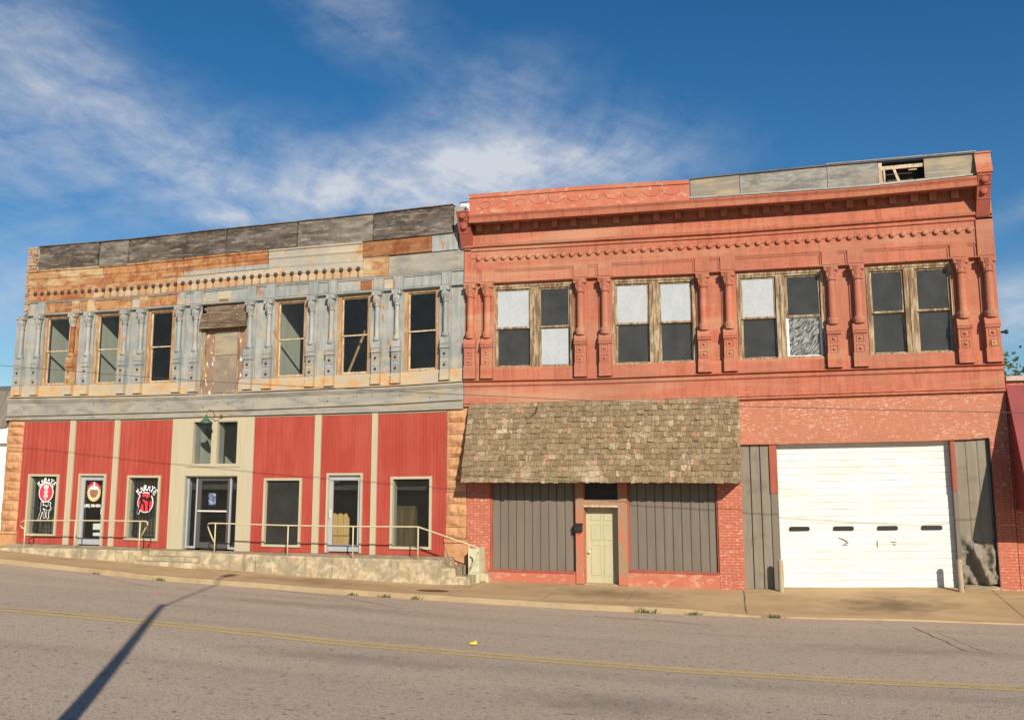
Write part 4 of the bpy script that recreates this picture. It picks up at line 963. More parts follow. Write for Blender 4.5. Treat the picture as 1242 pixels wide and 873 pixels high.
# pilasters
RPIL = [(566.2, 395), (590.2, 395), (703.6, 390), (733.4, 388), (853.2, 380), (884.4, 379), (1009.8, 374), (1041.5, 373), (1168.2, 367), (1201.8, 366)]
RPX = [rx(a, b, -.18) for a, b in RPIL]; RPX[0] = max(RPX[0], -8.5)
RP = [rv(703, 339.6, -.2), rv(703, 354.5, -.18), rv(704, 399, -.18), rv(704, 406, -.2), rv(704, 408, -.22), rv(704, 415, -.22), rv(704, 440, -.22), rv(704, 456.5, -.22)]
RP[0] = HA - .005
RP[4] = RP[3] - .12; RP[5] = RP[4] - .12
for i, x in enumerate(RPX):
    pilaster(R, RW, x, RP, (M['red'],) * 6, w=.19, rs=.105)
# stained patch on the last rosette
q = MB(RW); q.box(RPX[9] - .06, RPX[9] + .07, -.226, -.2225, RP[6] + .05, RP[6] + .19, 9); q.build('bare_patch', M['galv_cream'], R)
# architrave, frieze with sunk panels
q = MB(RW); q.mould(RX0, RX1 - .003, [(-.001, HA - .012), (-.07, HA - .012), (-.13, HA + .012), (-.13, HA + .04), (-.001, HA + .06)]); q.build('architrave', M['red'], R)
q = MB(RW); q.mould(RX0, RX1 - .003, [(-.001, HF - .03), (-.06, HF - .03), (-.06, HM - .12), (-.10, HM - .10), (-.10, HM - .055), (-.06, HM - .05), (-.06, HM - .005), (-.13, HM + .02), (-.15, HM + .09), (-.10, HM + .11), (-.08, HC0 - .25), (-.001, HC0 - .25)])
friR = q.build('frieze', M['red'], R)
q = MB(RW); q.box(RX0 + .001, RX1 - .004, -.03, -.0005, HA + .061, HF - .031); q.build('frieze_field', M['red'], friR)
for x in RPX:
    q = MB(RW); q.box(x - .2, x + .2, -.085, -.031, HA + .062, HF - .032, 9); q.build('frieze_block', M['red'], friR)
for x0, x1 in zip(RPX, RPX[1:]):
    a, b = x0 + .201, x1 - .201
    if b - a < .12: continue
    q = MB(RW); q.mould(a, b, [(-.031, HF - .032), (-.075, HF - .032), (-.06, HF - .07), (-.05, HF - .075), (-.05, HF - .10), (-.031, HF - .13)])
    q.box(a, a + .05, -.055, -.0312, HA + .0625, HF - .131, 9); q.box(b - .05, b, -.055, -.0312, HA + .0625, HF - .131, 9)
    q.build('frieze_moulding', M['red'], friR)
# scallop row with its string
HS = (rv(720, 304.5, -.08) + rv(880, 297, -.08)) / 2
HS = sum(rv(*p, -.08) for p in [(580,313.7),(720,305.5),(880,297),(1085,285.5),(1176,278.8)]) / 5
s0, s1 = rx(580.5, 313.5, -.09), rx(1176, 278.5, -.09); n = 52
q = MB(RW); q.box(RX0 + .1, RX1 - .1, -.082, -.0605, HS + .005, HS + .03); q.build('string_moulding', M['red'], friR)
for k in range(n):
    x = s0 + (s1 - s0) * k / (n - 1); q = MB(RW); q.disc(x, HS, -.10, -.0606, .075, 12, .035); q.build('boss', M['red'], friR)
# cornice
XC0, XC1 = rx(569.5, 266, -.5), rx(1184.5, 220, -.5)
q = MB(RW); q.mould(XC0, XC1, [(-.001, HC0 - .2499), (-.06, HC0 - .2499), (-.085, HC0 - .23), (-.03, HC0 - .21), (-.03, HC0 + .05), (-.48, HC0 + .05), (-.48, HC0), (-.54, HC0), (-.56, HC0 + .09), (-.54, HC0 + .10), (-.55, HC0 + .13), (-.60, HC0 + .20), (-.60, HC0 + .23), (-.50, HC1 - .03), (-.46, HC1 - .001), (-.001, HC1 - .001)])
corn = q.build('cornice', M['red'], R)
BR = [578.6,601.2,623.9,647.3,670.7,694,719.5,746,770,795,821.7,850.6,877.4,903.4,928.8,954.2,979.7,1005,1031,1057,1084,1110,1133,1159.7]
for p in BR:
    yy = interp(p, [570, 1185], [275, 230]); x = rx(p, yy, -.35)
    q = MB(RW); q.prism([(x - .085, HC0 + .048), (x + .085, HC0 + .048), (x + .085, HC0 - .16), (x - .085, HC0 - .16)], -.19, -.031); q.build('bracket', M['red'], corn)
# parapet panel, plywood, torn opening
def ry(px): return interp(px, [569, 836, 1185], [248, 230, 199])
pp = MB(RW); xa, xb = rx(569, 248, -.45), rx(836.3, 230, -.45)
pp.mould(xa, xb, [(-.42, HC1), (-.455, HC1), (-.455, HC1 + .035), (-.44, HC1 + .05), (-.44, HTOP - .14), (-.47, HTOP - .13), (-.47, HTOP - .02), (-.44, HTOP + .0), (-.38, HTOP), (-.38, HC1 + .1)])
par = pp.build('parapet_panel', M['red_worn'], R)
hm = (HC1 + HTOP - .1) / 2
for k in range(11):
    q = MB(RW)
    cx = xa + .5 + (xb - xa - 1) * k / 10
    if k < 3:
        pts = [(cx + .17 * math.cos(t), -.445, hm + .11 * math.sin(t)) for t in lin(0, 2 * PI, 18)]
        q.tube(pts, .010, 6)
    else: q.tube([(cx + .24 * math.cos(t), -.445, hm + .10 + .17 * math.sin(t)) for t in lin(PI, 2 * PI, 10)], .010, 6)
    q.build('swag', M['red_worn'], par)
ply = [(837.5, 897, 'ply_tan', .01), (897.6, 1003, 'ply', 0), (1003.6, 1065, 'ply', .0), (1121, 1183.5, 'ply_tan', 0)]
for a, b, m, d in ply:
    q = MB(RW); q.box(rx(a, ry(a), -.45), rx(b, ry(b), -.45), -.455 - d, -.42, HC1 + .045, HTOP - .02); q.build('plywood_board', M[m], R)
q = MB(RW); x0, x1 = rx(836.8, 230, -.45), rx(1184.5, 199, -.45)
q.box(x0, x1, -.50, -.38, HTOP - .019, HTOP + .015); q.build('roof_edging', M['roofing'], R)
q = MB(RW); q.box(rx(1002, 201, -.45), x1, -.515, -.36, HTOP + .016, HTOP + .038); q.build('metal_edging', M['galv'], R)
q = MB(RW); q.box(x0, x1, -.53, -.44, HC1 + .001, HC1 + .044); q.build('cornice_flashing', M['galv'], R)
h0, h1 = rx(1065, 208, -.45), rx(1121, 206, -.45)
q = MB(RW); q.box(h0 + .01, h0 + .10, -.44, -.38, HC1 + .05, HTOP - .03); q.box(h0 + .13, h0 + .17, -.42, -.37, HC1 + .05, HTOP - .15); q.box(h0 + .1, h1, -.41, -.36, HTOP - .22, HTOP - .13); q.box(h0 + .1, h1, -.43, -.38, HC1 + .046, HC1 + .085)
q.prism([(h0 + .36, HTOP - .22), (h0 + .42, HTOP - .22), (h0 + .53, HC1 + .09), (h0 + .46, HC1 + .09)], -.40, -.37); q.box(h1 - .36, h1 - .16, -.36, -.34, HTOP - .27, HTOP - .235)
q.build('broken_framing', M['palewood'], R)
q = MB(RW); q.box(x0, x1, -.10, -.05, HC1, HTOP - .02); q.box(x0, x0 + .04, -.37, -.10, HC1, HTOP - .02); q.box(x1 - .04, x1, -.37, -.10, HC1, HTOP - .02); q.box(x0 + .04, x1 - .04, -.37, -.10, HTOP - .06, HTOP - .02); q.build('parapet_box', M['dark_room'], R)
q = MB(RW); q.box(xa + .02, xb, -.379, .3, HC1 - .001, HC1 + .09); q.box(RX0, RX1 - .1, .0, .3, HC1 + .001, HC1 + .1); q.build('parapet_back', M['backwall'], R)
# end consoles
def console(xl, xr, vb, vt, cap=None, name='end_console'):
    q = MB(RW); h = vt - vb
    q.mould(xl, xr, [(-.002, vb), (-.10, vb), (-.12, vb + h * .03), (-.30, vb + h * .38), (-.31, vb + h * .40), (-.33, vb + h * .41), (-.33, vb + h * .44), (-.48, vb + h * .74), (-.51, vb + h * .75), (-.51, vb + h * .78), (-.60, vt - .05), (-.62, vt - .04), (-.62, vt), (-.002, vt)], 9)
    o = q.build(name, M['red_dark'], R)
    q = MB(RW); cxm = (xl + xr) / 2
    for (v, y) in ((vb + h * .60, -.415), (vb + h * .87, -.565)): q.disc(cxm, v, y - .025, y + .06, (xr - xl) * .27, 10, .02)
    q.build('rosette', M['red_dark'], o); return o
console(rx(556.5, 280, -.35), rx(570.5, 280, -.35), rv(567, 302, -.08), rv(560, 255.8, -.6))
cl = rx(1185, 235, -.4); cr_ = rx(1202, 235, -.4)
console(cl, cr_, rv(1191, 263, -.08), rv(1194, 211, -.58))
q = MB(RW); hh0, hh1 = rv(1194, 210, -.62), rv(1192, 184, -.5); q.mould(cl - .02, cr_ + .03, [(-.2, hh0), (-.60, hh0), (-.64, hh0 + .03), (-.64, hh0 + .06), (-.50, hh1 - .05), (-.53, hh1 - .04), (-.53, hh1), (-.2, hh1)], 9); o = q.build('corner_block', M['red'], R)
q = MB(RW); q.box(cl - .02, cr_ + .03, -.199, .3, HC1 - .3, hh1 - .005, 9); q.build('corner_block_back', M['red'], R)
q = MB(RW); q.box(cl - .02, RX1, -.10, -.002, HA + .061, rv(1191, 263.5, -.1)); q.build('corner_strip', M['red'], R)
q = MB(RW); q.box(RX0 + .001, rx(571, 320, -.1), -.10, -.002, HA + .061, rv(567, 302.5, -.1)); q.build('corner_strip', M['red'], R)
# sill course, ledge and lower band
q = MB(RW); q.mould(RX0 + .001, RX1 - .004, [(-.002, RB_ - .001), (-.07, RB_ - .001), (-.08, RB_ - .04), (-.08, HL + .05), (-.15, HL + .03), (-.15, HL + .005), (-.06, HL - .02), (-.10, HL - .07), (-.10, HL - .12), (-.055, HL - .16), (-.055, HL2 + .17), (-.10, HL2 + .15), (-.11, HL2 + .10), (-.07, HL2 + .09), (-.09, HL2 + .03), (-.03, HL2), (-.002, HL2)])
q.build('sill_band', M['red'], R)
# shingled awning
AT = rv(640, 487.6, -.12); AT = sum(rv(*p, -.12) for p in [(570,489),(720,486.5),(895,482)]) / 3; AB = sum(rv(*p, -.82) for p in [(563,587),(720,585),(897,583)]) / 3
AYT, AYB = -.14, -.82
q = MB(RW); q.mould(AW0 + .02, AW1 - .02, [(-.116, AT), (AYT, AT), (AYB, AB + .02), (AYB + .06, AB), (-.116, AT - .15)])
aw = q.build('awning', M['oldwood'], R)
q = MB(RW)
for xx in (AW0 + .0, AW1 - .03): q.prism([(0, 0)], 0, 0) if False else q.mould(xx, xx + .03, [(.0, AB + .02), (AYB, AB), (AYB, AB + .05), (AYT, AT), (0, AT)], 9)
q.build('cheek', M['oldwood'], aw)
q = MB(RW); rows = 15; sl = Vector((AYB - AYT, AB - AT)); sn = Vector((sl.y, -sl.x)).normalized()
if sn.x > 0: sn = -sn
for rI in range(rows):
    x = AW0 - random.uniform(0, .03)
    while x < AW1:
        w = random.choice([.09, .11, .14, .17, .2]) * random.uniform(.85, 1.15); x2 = min(x + w, AW1 + .02)
        if x2 - x < .03: break
        t0 = max(0, rI / rows - .02); t1 = (rI + 1) / rows + random.uniform(-.012, .010)
        if rI == rows - 1: t1 = 1.0 + random.uniform(-.002, .012)
        miss = random.random() < .012 and rI > 1
        if not miss:
            th = random.uniform(.014, .028); lift = random.uniform(.018, .040) + (random.uniform(.01, .03) if random.random() < .06 else 0)
            tl = random.uniform(-.006, .006)
            A = Vector((AYT, AT)) + sl * t0 + sn * .002; B = Vector((AYT, AT)) + sl * t1 + sn * lift
            g = random.uniform(.002, .006)
            vs = []
            for (xx, tw) in ((x + g, -tl), (x2 - g, tl)):
                vs.append([q.vert(xx, A.x, A.y), q.vert(xx, B.x + sn.x * tw, B.y + tw * 2), q.vert(xx, B.x - sn.x * th, B.y - sn.y * th + tw * 2), q.vert(xx, A.x - sn.x * .004, A.y - sn.y * .004)])
            a_, b_ = vs
            q.face(a_); q.face(b_[::-1])
            for j in range(4):
                k = (j + 1) % 4; q.face([a_[j], b_[j], b_[k], a_[k]])
        x = x2
# slipped shingle near the top left
px_, pz_ = rx(641, 506, -.3), rv(641, 506, -.3)
q.build('shingles', M['shingle'], aw)
q = MB(RW); q.tube([(px_ - .10, -.30, pz_ + .02), (px_ - .04, -.315, pz_ - .07), (px_ + .22, -.29, pz_ + .14), (px_ + .24, -.25, pz_ + .32)], .012, 5); q.build('split', M['black'], aw)
# lower left: brick pier, siding, posts, door
q = MB(RW); q.box(rx(567, 640), SD1[0] - .001, -.04, -.0005, rv(580, 698), AB + .3); q.build('brick_pier', M['brick'], R)
q = MB(RW); q.box(SD2[1] + .001, GAR[0] - .012, -.045, -.0005, HB - .05, AB + .3); q.build('brick_pier', M['brick'], R)
BP = [(0, 0), (.85, 0), (.87, -.022), (.95, -.022), (.97, .006), (1, .006)]
for sdn, kx in ((SD1, 0), (SD2, 1)):
    a, b, c, d = sdn
    q = MB(RW); q.box(a + .001, a + .07, -.01, .1, c, d - .001); q.box(b - .04, b - .001, -.01, .1, c, d - .001); o = q.build('siding_frame', M['red_dark'], R)
    q = MB(RW); q.ribs(a + .07, b - .04, c + .001, d - .001, .06, BP, .238, (), off=a + .07); q.build('siding_panel', M['grey_siding'], R)
    q = MB(RW); q.box(a - .03, b + .03, -.06, .1, c - .055, c - .0005); q.build('rail', M['red_dark'], R)
    q = MB(RW); q.box(a - .02, b + .02, -.035, -.0005, HB - .05, c - .056); q.build('kick_wall', M['red_worn'], R)
for (a, b) in ((rx(698.6, 660, -.06), DR[0] - .001), (DR[1] + .001, rx(761.5, 660, -.06))):
    q = MB(RW); q.box(a, b, -.075, -.0008, DR[2] + .02, AB + .25); q.build('door_post', M['red_peel'], R)
q = MB(RW); q.box(DR[0], DR[1], -.07, -.0009, DR[3] + .0, TRN[2] - .001); q.build('lintel', M['red_peel'], R)
q = MB(RW); q.box(DR[0] + .002, DR[1] - .002, -.085, -.071, DR[3] - .02, DR[3] + .03); q.build('drip_cap', M['palewood'], R)
q = MB(RW); q.box(TRN[0], TRN[1], .12, .14, TRN[2], TRN[3]); q.build('transom', M['black'], R)
dy = .26; d0, d1 = rx(711.2, 660, dy), rx(751.5, 660, dy); dt = rv(730, 613, dy); db = HB + .015
q = MB(RW); q.box(d0 + .03, d1 - .03, dy, dy + .04, db, dt - .03); dl = q.build('door', M['pale_green'], R)
q = MB(RW); q.box(d0 - .1, d0 + .029, dy - .01, dy + .05, db, dt + .02); q.box(d1 - .029, d1 + .05, dy - .01, dy + .05, db, dt + .02); q.box(d0 + .03, d1 - .03, dy - .009, dy + .05, dt - .029, dt + .02); q.build('door_frame', M['pale_green'], dl)
q = MB(RW); dw = d1 - d0 - .06; dh = dt - .03 - db
for (u0, u1) in ((.13, .46), (.54, .87)):
    for (w0, w1) in ((.10, .50), (.56, .77), (.82, .94)):
        x0, x1_, z0, z1 = d0 + .03 + dw * u0, d0 + .03 + dw * u1, db + dh * w0, db + dh * w1
        q.box(x0, x1_, dy - .004, dy - .0005, z0, z1, 9); 
        for (e0, e1_, f0, f1) in ((x0, x1_, z1 - .018, z1), (x0, x1_, z0, z0 + .018)): q.box(e0, e1_, dy - .014, dy - .0045, f0, f1, 9)
        for (e0, e1_) in ((x0, x0 + .018), (x1_ - .018, x1_)): q.box(e0, e1_, dy - .014, dy - .0045, z0 + .0185, z1 - .0185, 9)
q.build('door_panel', M['pale_green'], dl)
q = MB(RW); kx, kz = d0 + .10, rv(712.5, 669, dy); q.disc(kx, kz, dy - .03, dy, .03, 10, .0); q.disc(kx, kz, dy - .075, dy - .03, .036, 12, .02); q.disc(kx, kz + .16, dy - .015, dy, .025, 10, 0); q.build('door_knob', M['silver'], dl)
q = MB(RW); q.box(DR[0], DR[1], .0, .4, HB - .1, HB + .012); q.build('threshold', M['conc'], R)
# garage bay
gy = .24
g0, g1 = rx(941, 627, gy), rx(1157.2, 627, gy); gtop = HG + .1; gbot = HB + .012
q = MB(RW); nsl = 21; hs = (gtop - gbot) / nsl
prof = []
for k in range(nsl):
    z = gbot + hs * k; prof += [(gy, z + .008), (gy, z + hs - .008), (gy + .018, z + hs - .005), (gy + .018, z + hs + .005)]
prof += [(gy + .05, gtop), (gy + .05, gbot)]
q.mould(g0, g1, prof, 2.2); gd = q.build('garage_door', M['white_door'], R)
q = MB(RW); q.box(g0 + .01, g1 - .01, gy - .006, gy + .05, gbot - .02, gbot - .0); q.build('bottom_seal', M['black'], gd)
for (a, b) in ((957.3, 982), (1010.6, 1035.7), (1064, 1089), (1117.5, 1143)):
    xa_, xb_ = rx(a, 641, gy), rx(b, 641, gy); zc = rv((a + b) / 2, 641 - (a - 957) * .008, gy); hz = .058; r_ = .04
    pts = []
    for (cx, cz, t0) in ((xb_ - r_, zc + hz - r_, 0), (xa_ + r_, zc + hz - r_, 90), (xa_ + r_, zc - hz + r_, 180), (xb_ - r_, zc - hz + r_, 270)):
        pts += [(cx + r_ * math.cos(math.radians(t0 + a2)), cz + r_ * math.sin(math.radians(t0 + a2))) for a2 in (0, 30, 60, 90)]
    q = MB(RW); q.prism(pts, gy - .022, gy - .001); q.build('door_window', M['black'], gd)
q = MB(RW)
def sc(px, py): return (rx(px, py, gy), rv(px, py, gy))
for st in ([(1017.5,652),(1027,656)],[(1021,653),(1029,658),(1024,659)],[(1022,661),(1028,661)],[(1064,655),(1064.2,663.5)],[(1081,657),(1087,657.5)],[(1083,660),(1086,660.5)]):
    stroke(q, [sc(*p) for p in st], .022, gy - .012)
q.build('scuff', M['chipmark'], gd)
GP = [(0, 0), (.84, 0), (.86, -.035), (.95, -.035), (.97, .008), (1, .008)]
def garage_side(a, b, nm, bent=False):
    mb = MB(RW)
    if not bent: mb.ribs(a, b, HB + .012, HG - .001, .10, GP, .255, (), off=a)
    else:
        nx_, nz_ = 36, 60; g = []
        for i in range(nx_ + 1):
            x = a + (b - a) * i / nx_; col = []
            fr = ((x - a) / .255) % 1
            for j in range(nz_ + 1):
                v = HB + .10 + (HG - HB - .101) * j / nz_; y = .10 + (.014 if fr > .88 else 0)
                h = v - HB
                if h < 1.35:
                    k = (1.35 - h) / 1.35; u = (x - a) / (b - a)
                    k2 = min(1, k * 2.2); y += -.20 * k2 * math.exp(-((u - .15 - .62 * k) / .13) ** 2) + .12 * k2 * math.exp(-((u - .62 * k + .12) / .2) ** 2) + .16 * k2 * mnoise.noise(Vector((x * 5, 3, v * 4))) + .07 * k2 * mnoise.noise(Vector((x * 11, 8, v * 9))) - .08 * k2 * math.exp(-((u - .85) / .10) ** 2)
                    y = min(max(y, -.22), .20)
                    v2 = v + .25 * max(0, k - .6) * math.sin(u * 9) * .5
                else: v2 = v
                col.append(mb.vert(x, y, v2))
            g.append(col)
        for i in range(nx_):
            for j in range(nz_): mb.face([g[i][j], g[i + 1][j], g[i + 1][j + 1], g[i][j + 1]])
    return mb.build(nm, M['taupe_siding'], R)
xg1 = rx(936, 627, .1); garage_side(GAR[0], xg1, 'siding_panel')
xg2 = rx(1163.5, 627, .1); garage_side(xg2, GAR[1], 'siding_panel', True)['label'] = 'crumpled grey siding panel kicked in at its foot'
tz = rv(1158, 595, .05)
for (a, b) in ((xg1 + .001, rx(943, 570, .1)), (rx(1154, 570, .1), xg2 - .001)):
    q = MB(RW); q.box(a, b, .05, .3, tz, HG - .001); q.build('jamb', M['red_dark'], R)
    q = MB(RW); q.box(a + .005, b - .005, .07, .3, HB + .01, tz - .001); q.build('jamb', M['grey_siding'], R)
q = MB(RW); q.box(GAR[1] - .02, GAR[1] - .002, -.012, .2, HB, HG - .002); q.build('edge_trim', M['black'], R)
q = MB(RW); q.box(xg2, GAR[1] - .02, .21, .22, HB, HG); q.build('backing', M['black'], R)
q = MB(RW); q.box(GAR[1] + .001, RX1 - .002, -.012, -.0005, HB - .1, HG - .1); q.build('brick_pier', M['brick'], R)
q = MB(RW); q.mould(xg2, GAR[1], [(.0, HB - .02), (-.03, HB + .06), (.2, HB + .09), (.2, HB - .02)]); q.build('sill', M['conc'], R)
q = MB(RW); xi = RX1 - .01; zi = rv(1215, 402.5); q.tube([(xi, .05, zi), (xi + .10, .0, zi), (xi + .14, -.03, zi)], .03, 7); q.lathe(xi + .13, -.03, [(.03, zi - .06), (.05, zi - .03), (.05, zi + .02), (.02, zi + .05)], 8); q.build('wall_insulator', M['black'], R)

# ------------------------------------------------------------------ concrete platform, steps, rails
PYF = -1.15
PTOP = profile([(0,663.8),(30,664),(90,665),(169,667.6),(243,669.5),(260,670.5),(349,673.6),(428,676.6),(507,678.2),(545,679)], PYF)
WTOP = profile([(17,658),(140,662.2),(204,665.3),(304,668.6),(378.4,670.4),(538,674.1)], 0)
plat = empty('concrete_platform', (at(300, 690, PYF).x, -.6, at(300, 690, PYF).z), 'stained concrete platform with steps running along the karate shop front', 'platform')
def slab(x0, x1, yf, top, name, parent, bottom=-.6, crumbs=True):
    mb = MB(); n = max(2, int((x1 - x0) / .12)); prev = None
    for i in range(n + 1):
        x = x0 + (x1 - x0) * i / n; e = .02 * mnoise.noise(Vector((x * 2.3, 1, 0))) + .012 * mnoise.noise(Vector((x * 9, 2, 0)))
        cur = [mb.vert(x, -.002, top(x, 0)), mb.vert(x, yf + .05, top(x, yf)), mb.vert(x, yf + .012 + e * .5, top(x, yf) - .008 + e * .4), mb.vert(x, yf + e, top(x, yf) - .04), mb.vert(x, yf - .01 + e * 1.4, top(x, yf) - .30), mb.vert(x, yf - .03 + e, bottom), mb.vert(x, -.002, bottom)]
        if prev:
            for k in range(7): mb.face([prev[k], cur[k], cur[(k + 1) % 7], prev[(k + 1) % 7]])
        else: mb.face(cur)
        prev = cur
    mb.face(prev[::-1]); return mb.build(name, M['conc'], parent, merge=False)
def ptop(x, y): t = y / PYF; return (WTOP(x) - .006) * (1 - t) + PTOP(x) * t
xA, xB, xC, xD = at(-12, 670, PYF).x, at(172, 668, PYF).x, at(243, 680, PYF).x, at(535, 690, PYF).x
slab(xA, xB, PYF, ptop, 'landing', plat); slab(xC, xD, PYF, ptop, 'landing', plat)
sB, sC = xB + .002, xC - .002
slab(sB, sC, -.78, ptop, 'landing', plat)
zs0 = WTOP((sB + sC) / 2); zg = PBASE((sB + sC) / 2)
dzs = (zs0 - .0 - zg) / 3
slab(sB, sC, -1.10, lambda x, y: WTOP(x) - dzs * 1.0, 'step', plat); slab(sB, sC, -1.42, lambda x, y: WTOP(x) - dzs * 2.0, 'step', plat)
zD = PTOP(xD); zgD = PBASE(at(568, 705, PYF).x); h3 = (zD - zgD) / 3
s1x, s2x = at(552, 690, PYF).x, at(568.5, 700, PYF).x
slab(xD + .002, s1x, PYF + .02, lambda x, y: zD - h3 * .95, 'step', plat); slab(s1x + .002, s2x, PYF + .04, lambda x, y: zD - h3 * 1.9, 'step', plat)
for pts in ([(539,663.5),(543,676),(551,684.5),(556,690)], [(551,684.5),(553.5,697.5),(560.5,686)]):
    P = [at(*p, PYF - .03) for p in pts]; mb = MB(); mb.tube([(p.x, p.y + .05, p.z) for p in P], .012, 5); mb.build('crack', M['tar'], plat)
for cx_ in (309, 402): p = at(cx_, 690, PYF - .03); mb = MB(); mb.tube([(p.x, PYF - .012, PTOP(p.x) - .05), (p.x + .02, PYF - .02, PTOP(p.x) - .3), (p.x, PYF - .03, PTOP(p.x) - .55)], .008, 5); mb.build('crack', M['tar'], plat)
# pale green block pier against the brick, with its broken footing
gb = empty('block_pier', (at(575, 700, -.3).x, -.3, walk_z(-8.3, -.3)), 'flaking pale green concrete block pier between the end steps and brick', 'pier')
a, b = at(568, 690, -.55), at(581, 690, -.55); zt_, zb_ = at(575, 665, -.55).z, walk_z(-8.3, -.6) - .05
for k in range(3):
    mb = MB(); z0 = zb_ + (zt_ - zb_) * k / 3; mb.box(a.x + .004 * k, b.x + .006 * (k % 2), -.55 + .004 * k, -.05, z0 + .004, z0 + (zt_ - zb_) / 3 - .003, 9); mb.build('block', M['green_block'], gb)
mb = MB(); p0, p1 = at(581.5, 700, -.4), at(592, 700, -.4); rockblock(mb, p0.x, p1.x, walk_z(p0.x, -.3) - .05, at(586, 695, -.4).z, -.38, .3, 4.4); mb.build('footing', M['conc'], gb)
# handrails
RY = PYF + .04
def P3(px, py, Y=RY): return at(px, py, Y)
def rail_thing(posts, rails, label):
    b = P3(*posts[0][1]); e = empty('handrail', (b.x, b.y, b.z), label, 'handrail', 'cream pipe handrails on the platform')
    for (t, bt) in posts:
        p, q_ = P3(*t), P3(*bt); mb = MB(); xm = (p.x + q_.x) / 2; mb.tube([(xm, RY, q_.z - .03), (xm, RY, p.z)], .020, 10); mb.build('post', M['rail'], e, smooth=True)
    for r_ in rails:
        mb = MB(); mb.tube([P3(*p) for p in r_], .021, 10); mb.build('rail', M['rail'], e, smooth=True)
rail_thing([((30.2,631),(30,664.8)), ((90.7,631),(90.5,665.5)), ((169.2,632),(169,668.3))],
           [[(30.2,641),(27,639.8),(24.8,637),(25.2,633.8),(28,631.5),(32,631),(90,631),(140,631.3),(172,631.8),(177,632),(179.2,633.6),(178.8,636.2),(176.8,640),(170,652.5)]], 'left cream pipe handrail in front of the karate windows')
rail_thing([((260.7,634.5),(260.5,671)), ((349,637),(349,674)), ((428,638.2),(428,677)), ((507,638.6),(507,678.6)), ((568.6,660),(568.6,700.5))],
           [[(259.6,657),(256,649),(252,638.5),(252,635.5),(254.5,634.2),(262,634.3),(349,637),(428,638.2),(507,638.6),(568.6,660),(577,662.8),(580.2,665),(580.5,668.5),(577,678),(569.2,692)]], 'longer cream pipe handrail sloping down over the end steps')

# ------------------------------------------------------------------ smaller things
# gooseneck lamp over the entrance
lp = at(250, 511, -.6); sc_ = lp
lamp = empty('wall_lamp', (lp.x, -.02, lp.z + .3), 'green enamel barn lamp on a curled arm above the cream entrance', 'lamp')
mb = MB(); mb.lathe(lp.x, -.6, [(.20, lp.z - .05), (.205, lp.z - .06), (.19, lp.z - .02), (.13, lp.z + .04), (.07, lp.z + .09), (.05, lp.z + .17), (.03, lp.z + .19)], 20); mb.build('lamp_shade', M['lamp_green'], lamp, smooth=True)
mb = MB(); mb.tube([(lp.x, -.6, lp.z + .18), (lp.x + .01, -.58, lp.z + .30), (lp.x + .06, -.53, lp.z + .37), (lp.x + .13, -.46, lp.z + .34), (lp.x + .14, -.40, lp.z + .24), (lp.x + .12, -.32, lp.z + .17), (lp.x + .17, -.22, lp.z + .15), (lp.x + .22, -.12, lp.z + .2)], .014, 8); mb.build('gooseneck', M['rusty_iron'], lamp, smooth=True)
mb = MB(); mb.disc(lp.x + .22, lp.z + .2, -.14, -.10, .05, 12); mb.build('wall_plate', M['rusty_iron'], lamp)
mb = MB(); mb.lathe(lp.x, -.6, [(.02, lp.z - .06), (.045, lp.z - .03), (.045, lp.z + .01), (.02, lp.z + .06)], 10); mb.build('bulb', M['white'], lamp, smooth=True)
# letter box
m0, m1 = at(696.8, 644.5, -.17), at(705.8, 634.5, -.17)
mbx = empty('letter_box', (m0.x + .1, -.08, m0.z), 'black wall letter box beside the pale green door', 'letter box')
mb = MB(); mb.mould(m0.x, m1.x, [(-.077, m0.z), (-.17, m0.z), (-.18, m0.z + .02), (-.18, m1.z - .07), (-.077, m1.z - .02)], 9); mb.build('box', M['black'], mbx)
mb = MB(); mb.mould(m0.x - .012, m1.x + .012, [(-.077, m1.z - .015), (-.195, m1.z - .075), (-.195, m1.z - .06), (-.077, m1.z)], 9); mb.build('lid', M['black'], mbx)
mb = MB()
for dx in (.04, .15): mb.tube([(m0.x + dx, -.1, m0.z), (m0.x + dx, -.13, m0.z - .05), (m0.x + dx, -.17, m0.z - .06), (m0.x + dx, -.19, m0.z - .03)], .006, 6)
mb.build('paper_hook', M['rusty_iron'], mbx)
# bollards
for (px, pt, pb, lb) in ((948.2, 680, 718.3, 'concrete-filled steel bollard at the left jamb of the white garage door'), (1166.2, 679.5, 719.6, 'concrete-filled steel bollard by the crumpled siding panel')):
    yb = -.30
    p = at(px, pb, yb); t = at(px, pt, yb); rb_ = .068
    e = empty('bollard', (p.x, yb, walk_z(p.x, yb)), lb, 'bollard', 'bollards at the garage door')
    z0 = walk_z(p.x, yb)
    mb = MB(); mb.lathe(p.x, yb, [(rb_, z0 - .05), (rb_, t.z - .02)], 18); mb.build('post', M['bollard'], e, smooth=False)
    mb = MB(); mb.lathe(p.x, yb, [(rb_, t.z - .02), (rb_ * .96, t.z), (rb_ * .7, t.z + .03), (rb_ * .3, t.z + .045)], 18); mb.build('cap', M['conc'], e)
# overhead cable
W = [(-60, 440)]
WY = -4.05
pw = [(-40,439),(0,443),(120,452.8),(240,461.7),(289,464.6),(414,471.2),(560,478.5),(700,485),(897,492.7),(1050,496.5),(1241,500.6),(1330,502)]
P = [at(*p, WY) for p in pw]; cw = MB(); a = P[1] + (P[1] - P[3]) * 5; a.z = P[1].z + .9
cw.tube([a] + P[1:] + [P[-1] + (P[-1] - P[-2]) * 5 + Vector((0, 0, .8))], .008, 6); tag(cw.build('overhead_cable', M['cable']), 'thin black cable strung along the street across both fronts', 'cable')
